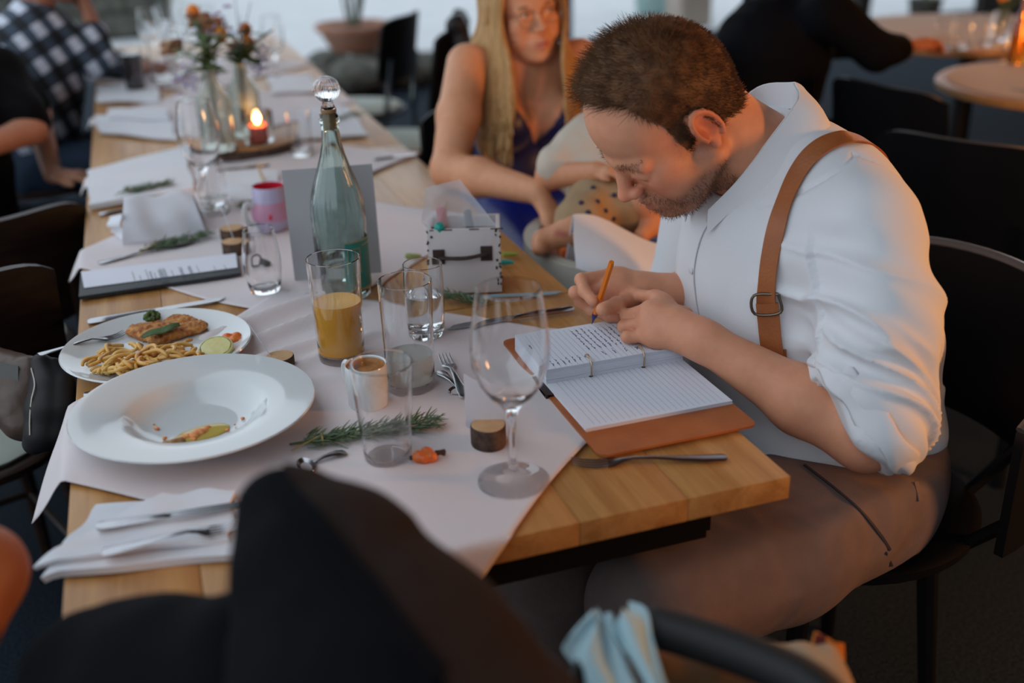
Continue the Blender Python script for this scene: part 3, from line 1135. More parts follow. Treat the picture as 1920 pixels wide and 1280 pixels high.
mid_ = at(838, 372, y=bagp[0][1] + .03)
tipf = at(848, 440, y=f0[1] - .002)
lowl = at(790, 418, y=bagp[0][1] + .01)
lowr = at(932, 424, y=bagp[1][1] + .01)
vv = [lowl, lowr, bagp[2], bagp[3], apex1, apex2, mid_, tipf, at(868, 425, y=f0[1] + .004), at(822, 428, y=f0[1] + .004)]
MB().add(vv, [(0, 9, 6, 5), (9, 7, 6), (7, 8, 6), (8, 1, 4, 6), (1, 2, 4), (2, 3, 5, 4), (3, 0, 5), (5, 6, 4)]).build('clear_bag', mb_bag, smooth=False, label='crumpled clear plastic bag sticking out of the white wooden box', cat='bag')

# coloured chalk pieces and leaf
for nm, px, py, c_, lab_ in [('chalk_piece', 957, 476, (.32, .40, .07), 'lime green chalk piece on the oak beside the white box'), ('chalk_piece', 949, 491, (.03, .42, .42), 'turquoise chalk piece on the oak beside the white box'), ('chalk_piece', 775, 479, (.35, .42, .16), 'pale green chalk piece left of the white box')]:
    q = T(px, py, CLZ + .006)
    v = Vol(q - .03, q + .03, .0014)
    v.cap(q + [-.010, .002, 0], q + [.010, -.002, 0], .006, .005, .001)
    v.half(q + [0, 0, .004], (.2, 0, 1), q - .03, q + .03, .002)
    soft(nm, v, mat('chalk_%d' % px, c_, .8), label=lab_, cat='chalk')

# ------------------------------------------------------------------ notebook
M_lea = mat('cognac_leather', (.36, .095, .022), .42, var=(18, (.43, .13, .035)), bump=(160, .25))
M_lead = mat('dark_leather', (.03, .012, .008), .5)
NX0, NX1 = -.194, .024
nbk = thing('ring_notebook', 'open ring-bound notebook in a cognac leather cover with a handwritten page', 'notebook', ((NX0 + NX1) / 2, .30, CLZ))
def rrect(x0, x1, y0, y1, r, n=5):
    o = []
    for (cx, cy, a0) in [(x1 - r, y0 + r, -90), (x1 - r, y1 - r, 0), (x0 + r, y1 - r, 90), (x0 + r, y0 + r, 180)]:
        for k in range(n + 1):
            a = math.radians(a0 + 90 * k / n)
            o.append((cx + r * math.cos(a), cy + r * math.sin(a)))
    return o
NZ = CLZ + .001
cv = MB().prism(rrect(NX0, NX1, .112, .487, .012), NZ, NZ + .0030)
cv.build('leather_cover', M_lea, nbk, True)
MB().prism(rrect(NX0 - .004, NX0 + .010, .283, .325, .003), NZ + .003, NZ + .0062).box((NX0 - .001, .303, NZ + .002), (.006, .04, .008)).build('elastic_loop', M_lead, nbk, True)
PX0, PX1 = -.186, .022
for nm, y0, y1, n_, th, px1 in (('page_stack', .313, .440, 14, .0019, .022), ('page_stack', .174, .330, 3, .0018, .0225)):
    st = MB()
    rg = random.Random(int(y0 * 1000))
    for k in range(n_):
        a, b = rg.uniform(-.0008, .0008), rg.uniform(-.0008, .0008)
        st.box(((PX0 + px1) / 2 + a, (y0 + y1) / 2 + b, NZ + .003 + th * (k + .5)), (px1 - PX0, y1 - y0, th * .9))
    o = st.build(nm, M_paper, nbk, True, smooth=False)
    zt = NZ + .003 + th * n_
    ln = MB()
    for k in range(23):
        x = PX0 + .014 + k * .0083
        ln.box((x, (y0 + y1) / 2 - (.004 if n_ > 5 else 0), zt + .0001), (.00036, (y1 - y0) * .93, .00012))
    ln.build('ruled_lines', mat('grey_rule', (.30, .31, .38), .8), o, True, smooth=False)
    if n_ > 5:
        STZ = zt
        sc_ = MB()
        rg = random.Random(8)
        def scrib(x, ya, yb, w=.0036):
            y = ya
            while y < yb:
                wl_ = rg.uniform(.006, .015)
                pts = []
                yy = y
                while yy < min(yb, y + wl_):
                    pts.append((x + rg.uniform(-w / 2, w / 2), yy, zt + .0002))
                    yy += .0013
                if len(pts) > 1:
                    sc_.tube(pts, .0005, 4, flat=.3)
                y += wl_ + .003
        for k in range(9):
            x = -.105 + k * .0083
            scrib(x, .352 + (.012 if k > 6 else 0), .428 - rg.uniform(0, .014))
        for k in range(4):
            scrib(-.092 + k * .0166, .327, .345)
        for k in range(6):
            scrib(-.172 + k * .0085, .318 + rg.uniform(0, .006), .340 + rg.uniform(-.004, .004))
        scrib(-.178, .38, .40)
        sc_.build('handwriting', M_ink, o, True, smooth=False)
M_ring = mat('brass_ring', (.52, .38, .25), .25, 1.)
for x in (-.121, -.041):
    MB().tube([(x, .3215 + .0135 * math.cos(a), NZ + .0185 + .0185 * math.sin(a)) for a in [math.radians(-40 + 260 * k / 20) for k in range(21)]], .0012, 8, up=(1, 0, 0)).build('binder_ring', M_ring, nbk, True)
    MB().lathe([(0, 0), (.0028, 0), (.0028, .0004), (0, .0004)], 12, c=(x, .311, NZ + .0088)).build('punch_hole', M_lead, nbk, True)

# ------------------------------------------------------------------ wood-slice card holders with place cards
def slice_holder(label, loc, r, h, rz=0., card=None, cardlabel=None):
    s_ = thing('wood_slice', label, 'card holder', loc, rz, 'wood slice card holders')
    MB().lathe([(0, 0), (r * .97, 0), (r, .002), (r, h - .002), (r * .96, h - .0005)], 22, ribs=lambda a, z: .03 * math.sin(3 * a) + .015 * math.sin(11 * a)).build('bark_rim', M_bark, s_)
    MB().lathe([(0, h - .001), (r * .955, h - .001), (r * .94, h), (0, h)], 22, ribs=lambda a, z: .03 * math.sin(3 * a)).build('cut_face', M_slicewood, s_)
    return s_
slice_holder('bark-edged wood slice holding a white card beside the wine glass', sit(917, 832), .022, .028)
ca0, ca1 = T(880, 782, CLZ + .012), T(953, 822, CLZ + .020)
MB().grid(lambda u, w: at(874 + 74 * u, 800 + 36 * u, y=.218 - .018 * u) * (1 - w) + at(869 + 78 * u, 700 + 44 * u, y=.222 - .018 * u) * w, 3, 3, .0006) \
    .build('place_card', M_paper, smooth=20, label='white place card standing in the wood slice beside the wine glass', cat='card')
slice_holder('wood slice between the two white plates', sit(528, 692), .020, .022)
def edgecard(a, b, y, label, dy=.06):
    p, q_ = at(*a, y=y), at(*b, y=y)
    v_ = CAM - (p + q_) / 2
    v_ = v_ / np.linalg.norm(v_) + np.array([.012, 0, 0])
    MB().grid(lambda u, w: p + (q_ - p) * w - v_ * dy * u, 2, 2, .0007).build('place_card', M_paper, smooth=20, label=label, cat='card')
yy = T(515, 690, CLZ)[1]
edgecard((519, 684), (466, 606), yy - .005, 'white place card seen edge-on in the wood slice between the plates', .03)
slice_holder('front wood slice of the pair near the menu', sit(440, 474), .022, .024)
slice_holder('rear wood slice of the pair near the menu', sit(437, 446), .024, .022)
yy = T(440, 470, CLZ)[1]
edgecard((444, 462), (413, 382), yy, 'white place card seen edge-on in the wood slices near the menu', .03)

# small black metal clip seen through the tumbler
cp_ = T(482, 500, CLZ + .001)
bc_ = thing('black_clip', 'small black wire clip lying behind the empty barrel tumbler', 'clip', (cp_[0], cp_[1], CLZ))
M_blk = mat('black_plastic', (.012, .012, .014), .35)
MB().tube(catmull([(-.012, 0, .003), (-.010, 0, .020), (.002, 0, .024), (.008, 0, .018), (.004, 0, .004), (-.012, 0, .003)], 5), .0018, 6, up=(0, 1, 0)).build('wire_loop', M_blk, bc_)
MB().box((.016, .004, .006), (.022, .012, .012), rot=(0, .5, .3), bev=.002).build('clip_jaw', M_blk, bc_)

# ------------------------------------------------------------------ rosemary sprigs
def rosemary(label, a, b, z=None, n=90, nl=.018, sp=.008, group='rosemary sprigs', tie=False, cat='herb', seed=0):
    z = CLZ + .006 if z is None else z
    P, Q = T(a[0], a[1], z), T(b[0], b[1], z)
    rg = random.Random(seed + int(a[0]))
    r_ = thing('rosemary_sprig', label, cat, tuple(P), 0, group)
    dv = Q - P
    L = np.linalg.norm(dv)
    dv = dv / L
    sd = np.cross(dv, [0, 0, 1])
    st, nd = MB(), MB()
    for k in range(3):
        o = sd * (k - 1) * sp * .7
        st.tube([P + o * .2 + [0, 0, .001 * k], P + dv * L * .5 + o, P + dv * L * (.88 + .05 * k) + o * 1.4 + [0, 0, .003]], [.0014, .0012, .0006], 5)
    for k in range(n):
        t = rg.uniform(.08, 1)
        c = P + dv * L * t + sd * rg.uniform(-sp, sp) + np.array([0, 0, rg.uniform(-.003, .006)])
        an = rg.uniform(.3, .9) * (1 if rg.random() < .5 else -1)
        d2 = dv * math.cos(an) + sd * math.sin(an) + np.array([0, 0, rg.uniform(-.1, .5)])
        e = c + d2 * nl * rg.uniform(.6, 1.2)
        if e[2] < z - .004:
            e[2] = z - .004
        nd.tube([c, (c + e) / 2 + [0, 0, .001], e], [.0008, .0014, .0004], 4, flat=.6, cap=False)
    st.build('stem', M_stem, r_, True)
    nd.build('needles', M_green, r_, True)
    if tie:
        q_ = P + dv * L * .22
        M_tw = mat('raffia', (.42, .27, .10), .8)
        MB().tube([q_ + sd * .009 * math.cos(a_) + np.array([0, 0, .008 * math.sin(a_)]) for a_ in [6.28 * i / 14 for i in range(15)]], .0014, 5).tube([q_ + [0, 0, .007], q_ - dv * .02 + sd * .012 + [0, 0, .006], q_ - dv * .04 + sd * .016], .001, 5).build('raffia_tie', M_tw, r_, True)
    return r_
rosemary('rosemary bundle tied with raffia behind the empty clear glass', (543, 834), (815, 792), n=260, nl=.022, sp=.012, tie=True)
rosemary('rosemary sprig lying before the white wooden box', (905, 568), (838, 556), n=90, nl=.016, sp=.01)
rosemary('rosemary sprig on the flat folded napkin', (222, 362), (318, 344), z=TZ + .020, n=150, nl=.018, sp=.012, tie=True)
rosemary('rosemary sprig lying before the tented napkin', (262, 470), (388, 440), n=170, nl=.02, sp=.014, tie=True)
rosemary('rosemary sprig lying beside the red and lilac mug', (440, 384), (480, 388), n=70, nl=.02, sp=.012)
rosemary('rosemary sprig lying behind the bottle stopper', (612, 232), (668, 216), n=120, nl=.022, sp=.02)

# dried rose hip
rp = T(800, 853, CLZ + .009)
rh = thing('rose_hip', 'dried orange rose hip with dark tip beside the empty clear glass', 'rose hip', (rp[0], rp[1], CLZ))
v = Vol(rp - .04, rp + .04, .0014)
for (dx, dy, dz, r) in [(-.010, .0, 0, .0085), (.001, .004, .001, .0085), (.004, -.004, -.001, .008), (-.004, -.004, -.001, .0075)]:
    v.ell(rp + [dx, dy, dz], (r, r, r * .9), k=.002)
M_hip = mat('rosehip_orange', (.62, .115, .02), .35, var=(70, (.70, .2, .05)), bump=(120, .6))
soft('fruit', v, M_hip, rh, disp=lambda V, N: .0015 * (vnoise(V * 220) - .5))
MB().tube([rp + [.011, 0, 0], rp + [.016, -.001, .001], rp + [.022, 0, -.001]], [.004, .003, .0045], 7).tube([rp + [-.017, 0, 0], rp + [-.021, .001, 0]], .003, 6).build('dark_tip', mat('dried_brown', (.05, .02, .015), .8), rh, True)

# ------------------------------------------------------------------ menu on a dark board
m0, m1, m2, m3 = T(149, 563, CLZ), T(452, 518, CLZ), T(446, 484, CLZ), T(152, 522, CLZ)
mn = thing('menu_board', 'white printed menu on a dark board at the table edge', 'menu', tuple(m0))
def quadsheet(c, z, th, inset=0.):
    c = [np.array([p[0], p[1], z]) for p in c]
    cen = sum(c) / 4
    c = [p + (cen - p) * inset for p in c]
    return MB().grid(lambda u, w: (1 - w) * ((1 - u) * c[0] + u * c[1]) + w * ((1 - u) * c[3] + u * c[2]), 4, 2, th)
quadsheet([m0, m1, m2, m3], CLZ + .004, .006).build('board', mat('dark_slate_board', (.018, .022, .026), .5), mn, True, smooth=20)
sh = quadsheet([T(160, 552), T(447, 513), T(444, 486), T(154, 521)], CLZ + .008, .0006).build('menu_sheet', M_paper, mn, True, smooth=20)
pr_ = MB()
A_, B_, C_ = T(160, 552, CLZ + .0086), T(447, 513, CLZ + .0086), T(154, 521, CLZ + .0086)
rg = random.Random(2)
for u, n_, wd in [(.33, 1, .9), (.37, 1, .3), (.42, 1, .9), (.44, 2, .7), (.47, 1, .5), (.50, 4, .75), (.535, 2, .85), (.585, 1, .4), (.64, 3, .6), (.70, 3, .55), (.76, 1, .7), (.87, 1, .3), (.94, 1, .25)]:
    for k in range(n_):
        uu = u + k * .008
        w0 = .5 - wd / 2
        while w0 < .5 + wd / 2:
            w1 = w0 + rg.uniform(.05, .12)
            p, q_ = A_ + (B_ - A_) * uu + (C_ - A_) * w0, A_ + (B_ - A_) * uu + (C_ - A_) * w1
            pr_.tube([p, q_], .0006, 4, flat=.2)
            w0 = w1 + .03
pr_.build('menu_print', M_print, sh, True, smooth=False)

# ------------------------------------------------------------------ napkins
def sheet(name, label, cat, corners, z, th, m, bump=.002, seed=0, n=22, group=None, drop=True, parent=None):
    c = [np.array(T(px, py, z)) for px, py in corners]
    rg = np.random.RandomState(seed)
    ph = rg.uniform(0, 6, 4)
    def fn(u, w):
        p = (1 - w) * ((1 - u) * c[0] + u * c[1]) + w * ((1 - u) * c[3] + u * c[2])
        p = p + np.array([.003 * math.sin(11 * w + ph[2]), .003 * math.sin(9 * u + ph[3]), bump * (math.sin(9 * u + ph[0]) * math.sin(7 * w + ph[1]) * .6 + .4 * math.sin(17 * w + 5 * u))])
        if drop and p[0] < -.806:
            p[2] -= .35 * (-.806 - p[0])
        return p
    return MB().grid(fn, n, n, th).build(name, m, parent, parent is not None, smooth=60, label=label, cat=cat, group=group)
fnp = thing('folded_napkin', 'folded white napkin under a knife and fork on bare oak at the near table end', 'napkin', tuple(T(260, 1010)))
sheet('lower_layer', None, None, [(78, 1082), (452, 1042), (442, 925), (186, 950)], TZ + .006, .008, M_napkin, .0022, 1, parent=fnp)
sheet('upper_layer', None, None, [(62, 1056), (430, 1010), (436, 920), (300, 928)], TZ + .0145, .005, M_napkin, .0022, 2, parent=fnp)
cutlery('knife', (182, 992), (470, 948), 'steel knife on the folded white napkin at the near table end', TZ + .020)
cutlery('fork', (192, 1040), (452, 985), 'steel fork on the folded white napkin at the near table end', TZ + .020)
sheet('flat_napkin', 'flat folded white napkin carrying a rosemary sprig at the table edge', 'napkin', [(168, 388), (364, 356), (346, 278), (166, 322)], TZ + .010, .012, M_napkin, .0015, 4)
# tented napkin
tn = thing('tented_napkin', 'white napkin folded into a standing tent at the table edge', 'napkin', tuple(T(300, 455, CLZ)))
a0, a1 = T(229, 459, CLZ + .001), T(386, 436, CLZ + .001)
b0, b1 = at(232, 372, y=a0[1] + .045), at(358, 360, y=a1[1] + .05)
c0_, c1_ = T(238, 425, CLZ + .001), T(380, 405, CLZ + .001)
def tent(u, w):
    if w < .5:
        k = w * 2
        p = (a0 + (a1 - a0) * u) * (1 - k) + (b0 + (b1 - b0) * u) * k
        p = p + np.array([0, -.016 * math.sin(math.pi * k) , .004 * math.sin(math.pi * k)])
    else:
        k = w * 2 - 1
        p = (b0 + (b1 - b0) * u) * (1 - k) + (c0_ + (c1_ - c0_) * u + np.array([0, .02, 0])) * k
        p = p + np.array([0, .012 * math.sin(math.pi * k), .004 * math.sin(math.pi * k)])
    return p + np.array([0, .0025 * math.sin(14 * u + 9 * w), .003 * math.sin(10 * u) * (w > .2) * (w < .8)])
MB().grid(tent, 26, 26, .0025).build('outer_fold', M_napkin, tn, True, smooth=60)
MB().grid(lambda u, w: np.array(a0) + np.array([.006, .012, 0]) + (np.array(T(202, 440, CLZ)) - a0) * u + np.array([.004 * math.sin(8 * w), .01 * math.sin(5 * w + 2 * u), (.062 - .03 * u) * w]), 10, 10, .002).build('side_fold', M_napkin, tn, True, smooth=60)
MB().grid(lambda u, w: (a0 + (a1 - a0) * u) * (1 - w) + (b0 + (b1 - b0) * u) * w + np.array([0, .018 + .004 * math.sin(9 * u), -.01 * w]), 8, 8, .002).build('inner_fold', M_napkin, tn, True, smooth=60)
for (c_, lb, sd_) in [([(185, 248), (330, 262), (320, 222), (180, 216)], 'white folded napkin on the left edge beyond the bare oak gap', 5), ([(206, 222), (318, 224), (312, 204), (202, 204)], 'white envelope on the left edge napkin beyond the bare oak gap', 6), ([(182, 190), (300, 190), (296, 160), (182, 160)], 'white folded napkin under the dark stout glass', 7), ([(430, 372), (520, 380), (520, 320), (415, 322)], 'white folded napkin behind the red and lilac mug', 8), ([(560, 262), (690, 252), (650, 200), (560, 205)], 'white folded napkin behind the bottle stopper', 9), ([(510, 175), (600, 170), (580, 140), (500, 142)], 'grey-white crumpled napkin on the far cloth before the stone border', 10)]:
    sheet('flat_napkin', lb, 'napkin', c_, TZ + .010 + (.007 if sd_ == 6 else 0), .006, M_napkin, .0022, sd_, 14)

# ------------------------------------------------------------------ red and lilac mug
rm = thing('child_mug', 'lilac mug with red inside and red print beside the grey card', 'mug', sit(512, 428), math.radians(200))
M_lil = mat('lilac_glaze', (.44, .40, .56), .2, coat=.3)
M_red = mat('red_glaze', (.62, .02, .045), .2, coat=.3)
M_pnk = mat('pink_print', (.50, .25, .36), .3)
MB().lathe([(0, .001), (.026, .001), (.029, 0), (.034, .008), (.0385, .03), (.0385, .045), (.034, .062), (.0335, .088), (.0325, .0905), (.031, .089)], 36).build('mug_body', M_lil, rm)
MB().lathe([(.0311, .0893), (.0305, .06), (.035, .04), (.03, .01), (0, .008)], 36).build('red_inside', M_red, rm)
MB().lathe([(.0393, .024), (.0393, .046), (.0352, .060)], 36).build('pink_band', M_pnk, rm)
MB().tube(catmull([(.036, 0, .055), (.052, 0, .06), (.057, 0, .04), (.050, 0, .02), (.036, 0, .018)], 5), [(.0035, .006)] * 21, 8, up=(0, 1, 0)).build('handle', M_cer, rm)
for k, (a_, z_) in enumerate([(200, .040), (220, .05), (190, .03), (60, .035)]):
    a_ = math.radians(a_)
    MB().sphere((.0392 * math.cos(a_), .0392 * math.sin(a_), z_), (.004, .004, .006), 8, 6).build('print_motif', M_red if k != 2 else mat('blue_print', (.05, .08, .4), .4), rm)
MB().tube([T(497, 345, CLZ + .006), at(484, 312, y=T(497, 345, CLZ)[1] + .03)], .003, 6).build('wooden_stirrer', mat('birch_stick', (.5, .33, .16), .7), label='small wooden stick behind the red and lilac mug', cat='stick')

# ------------------------------------------------------------------ candle tray, vases, flowers
ty = T(460, 287)
tr = thing('wood_tray', 'oval bark-edged wooden slab under the candle and vases', 'tray', (ty[0], ty[1] + .03, CLZ), math.radians(8))
MB().lathe([(0, 0), (.135, 0), (.142, .004), (.142, .020), (.137, .023)], 40, ribs=lambda a, z: .05 * math.sin(2 * a + 1) + .015 * math.sin(9 * a)).build('bark_rim', M_bark, tr)
MB().lathe([(0, .0225), (.136, .0225), (.134, .024), (0, .024)], 40, ribs=lambda a, z: .05 * math.sin(2 * a + 1)).build('cut_face', mat('tray_wood', (.40, .19, .075), .5, var=(12, (.5, .26, .11))), tr)
TR = CLZ + .0245
def sit2(px, py):
    p = T(px, py, TR)
    return (p[0], p[1], TR)
cn = thing('candle', 'lit red candle in a clear glass holder on the wooden slab', 'candle', sit2(487, 268))
M_wax = mat('red_wax', (.45, .06, .03), .5, sss=.6)
MB().lathe([(0, .0008), (.036, .0008), (.038, .003), (.0405, .03), (.0405, .082), (.0397, .083), (.0388, .082), (.0388, .03), (.035, .006), (0, .006)], 36).build('glass_holder', M_glass, cn)
MB().lathe([(0, .0068), (.024, .0068), (.0245, .008), (.0245, .043), (.022, .045), (.008, .042), (0, .0415)], 28).build('wax', M_wax, cn)
MB().tube([(0, 0, .041), (.001, 0, .05)], .0008, 5).build('wick', M_lead, cn)
M_flame = mat('flame', (1, .7, .3), .5, emit=((1, .55, .17), 60))
MB().lathe([(0, .046), (.005, .049), (.0075, .055), (.0065, .063), (.003, .074), (0, .082)], 14).build('flame', M_flame, cn)
lamp('candle_light', tuple(np.array(sit2(487, 268)) + [0, 0, .06]), (1, .45, .12), .45, .01)

def bottle_vase(label, loc, h, r, m):
    g = thing('bottle_vase', label, 'vase', loc, 0, 'glass bottle vases')
    o = [(0, .003), (r * .8, .002), (r, .006), (r, h * .62), (r * .92, h * .7), (r * .5, h * .84), (r * .42, h * .9), (r * .42, h * .97), (r * .5, h)]
    i_ = [(r * .38, h), (r * .34, h * .9), (r * .42, h * .83), (r * .86, h * .69), (r * .93, h * .6), (r * .93, .012), (0, .010)]
    MB().lathe(o + i_, 30, ribs=lambda a, z: .025 * math.cos(8 * a) * (.02 < z < h * .6)).build('vase_glass', m, g)
    MB().lathe([(0, .0105), (r * .91, .0125), (r * .91, h * .45), (0, h * .45)], 24).build('water', M_water, g)
    return g
bottle_vase('patterned glass bottle vase left of the candle, holding orange flowers', sit2(412, 284), .205, .042, M_frost)
bottle_vase('patterned glass bottle vase behind the candle, holding green blades', sit2(466, 258), .195, .040, M_frost)
VA, VB = np.array(sit2(412, 284)), np.array(sit2(466, 258))
M_orfl = mat('orange_bloom', (.72, .17, .015), .55, var=(40, (.8, .35, .03)))
M_purp = mat('lilac_bloom', (.50, .44, .68), .6)
M_leaf = mat('leaf_green', (.05, .09, .025), .55, var=(30, (.09, .14, .04)))
M_brfl = mat('rust_bloom', (.24, .10, .05), .7, var=(60, (.36, .2, .1)))
def flower(base, tip, kind, label, seed=0):
    rg = random.Random(seed)
    top = np.array(tip)
    b0_ = base + np.array([rg.uniform(-.012, .012), rg.uniform(-.012, .012), .02])
    neck = base + np.array([rg.uniform(-.008, .008), rg.uniform(-.008, .008), .19])
    pts = catmull([b0_, neck, (neck + top) / 2 + np.array([0, 0, .012]), top], 6)
    f_ = thing('cut_flower', label, 'flower', tuple(b0_), 0, 'cut flowers in the bottle vases')
    if kind == 'blade':
        n_ = len(pts)
        MB().tube(pts, [(.0009, .003 + .0065 * math.sin(math.pi * i / (n_ - 1))) for i in range(n_)], 6).build('leaf_blade', M_leaf, f_, True)
        return f_
    MB().tube(pts, [.0032] * (len(pts) - 3) + [.0024] * 3, 6).build('stem', M_stem, f_, True)
    for k in range(9):
        i = rg.randrange(len(pts) // 3, len(pts) - 2)
        d_ = np.array([rg.uniform(-1, 1), rg.uniform(-1, 1), rg.uniform(-.2, .6)]) * .05
        c_ = pts[i]
        sd_ = np.cross(d_, [0, 0, 1])
        sd_ = sd_ / (np.linalg.norm(sd_) + 1e-6)
        MB().grid(lambda u, w: c_ + d_ * u + sd_ * ((w - .5) * .026 * math.sin(math.pi * (.05 + .9 * u))) + np.array([0, 0, -.01 * u * u]), 6, 2, .0006).build('leaf', M_leaf, f_, True)
    if kind == 'berry':
        v_ = Vol(top - .03, top + .03, .0025)
        v_.ell(top, (.018, .018, .020), k=.002)
        for k in range(5):
            a_ = 6.28 * k / 5
            v_.cap(top + [0, 0, -.018], top + np.array([.014 * math.cos(a_), .014 * math.sin(a_), .002]), .005, .004, .002)
        soft('bloom', v_, M_orfl, f_)
    elif kind == 'rust':
        v_ = Vol(top - .045, top + .045, .003)
        for k in range(22):
            v_.ell(top + np.array([rg.uniform(-.024, .024), rg.uniform(-.024, .024), rg.uniform(-.016, .016)]), (.011, .011, .008), k=.003)
        soft('bloom', v_, M_brfl, f_, it=1)
    else:
        for k in range(26):
            c_ = top + np.array([rg.uniform(-.035, .035), rg.uniform(-.03, .03), rg.uniform(-.045, .04)])
            MB().sphere(c_, (.0065, .0065, .005), 6, 4).build('bloom', M_purp, f_, True)
    return f_
fd = lambda px, py, dd: at(px, py, d=dd)
FL = [(VA, (362, 22), 'berry', 'orange lantern bloom at the top of the left vase'), (VA, (372, 38), 'rust', 'rust brown flower head in the left vase'), (VA, (415, 65), 'berry', 'small orange bloom above the right shoulder of the left vase'),
      (VA, (385, 78), 'lilac', 'sprig of tiny lilac flowers drooping over the left vase'), (VA, (425, 40), 'lilac', 'sprig of tiny lilac flowers between the two vases'), (VB, (460, 55), 'berry', 'orange bloom in the vase behind the candle'),
      (VB, (466, 80), 'berry', 'lower orange bloom in the vase behind the candle'), (VA, (395, 48), 'rust', 'dark brown flower head in the left vase'), (VB, (445, 90), 'rust', 'dark rust flower head low in the vase behind the candle'),
      (VB, (514, 55), 'blade', 'curving green blade leaning out of the vase behind the candle'), (VB, (470, 5), 'blade', 'upright green blade in the vase behind the candle'), (VB, (440, -10), 'blade', 'tall green blade leaning left in the vase behind the candle'),
      (VA, (322, 88), 'rust', 'small dark bud leaning far left of the left vase'), (VB, (480, 112), 'lilac', 'pale tiny flowers low beside the vase behind the candle'), (VA, (345, 140), 'lilac', 'pale tiny flowers low at the left of the left vase'), (VB, (450, 30), 'blade', 'short green blade in the vase behind the candle')]
for i, (b_, p_, k_, l_) in enumerate(FL):
    if k_ == 'blade' and i == 9:
        tp = fd(514, 55, 2.95)
    else:
        tp = fd(p_[0], p_[1], 2.85 if b_ is VA else 2.95)
    flower(b_, tp, k_, l_, i)

# far table things
highball('stout_glass', 'tall glass of dark stout on the far left of the long table', sit(256, 172), .031, .040, .150, fill=.128, fm=mat('dark_stout', (.012, .004, .004), .2), fname='dark_stout', base=.01)
def pitcher(label, loc, h, r):
    g = thing('glass_pitcher', label, 'pitcher', loc, 0, 'glass pitchers')
    MB().lathe([(0, .004), (r * .8, .003), (r, .01), (r * 1.02, h * .3), (r * .85, h * .65), (r * .78, h * .8), (r * .95, h), (r * .91, h), (r * .73, h * .8), (r * .8, h * .64), (r * .95, h * .3), (r * .9, .016), (0, .014)], 30).build('pitcher_glass', M_glass, g)
    MB().tube(catmull([(r * .9, 0, h * .9), (r * 1.7, 0, h * .8), (r * 1.6, 0, h * .45), (r, 0, h * .3)], 5), .005, 7, up=(0, 1, 0)).build('handle', M_glass, g)
    return g
pitcher('clear glass pitcher standing behind the stout glass', sit(310, 152), .21, .05)
pitcher('clear glass pitcher standing at the far end of the table', sit(330, 108), .21, .05)
for (px, py, lb) in [(345, 190, 'wine glass left of the flower vases, behind the bare oak gap'), (520, 150, 'wine glass on the far right cloth beyond the vases'), (400, 120, 'wine glass behind the flowers on the far table'), (290, 125, 'wine glass beside the far glass pitcher')]:
    wineglass(lb, sit(px, py), .22, .04, n=24)
for (px, py, lb) in [(500, 125, 'small tumbler on the far table, right of the blooms'), (455, 118, 'small tumbler on the far table, behind the blooms'), (365, 105, 'small tumbler on the farthest cloth')]:
    highball('tumbler', lb, sit(px, py), .028, .031, .10, base=.009, n=24)
# ================================================================== people
M_skin = mat('skin', (.6, .3, .2), .5, sss=.12, vcol='Col', var=(60, (.93, .90, .90)), bump=(500, .12), spec=.35)
M_lash = mat('dark_hair', (.03, .017, .01), .6)
M_eyew = mat('eye_white', (.7, .68, .66), .2)
M_iris = mat('iris', (.05, .05, .05), .15)


class Frame:
    """local head / body frame: rows forward, left, up"""

    def __init__(s, c, M, k=1.0):
        s.c, s.M, s.k = np.array(c, float), np.array(M, float), k

    def w(s, x, y, z):
        return s.c + (x * s.M[0] + y * s.M[1] + z * s.M[2]) * s.k

    def loc(s, V):
        return (V - s.c) @ s.M.T / s.k


def ypr(yaw, pit, rol):
    fw = np.array([math.cos(yaw) * math.cos(pit), math.sin(yaw) * math.cos(pit), -math.sin(pit)])
    l = np.cross([0, 0, 1], fw)
    l /= np.linalg.norm(l)
    up = np.cross(fw, l)
    l2 = l * math.cos(rol) + up * math.sin(rol)
    return np.array([fw, l2, np.cross(fw, l2)])


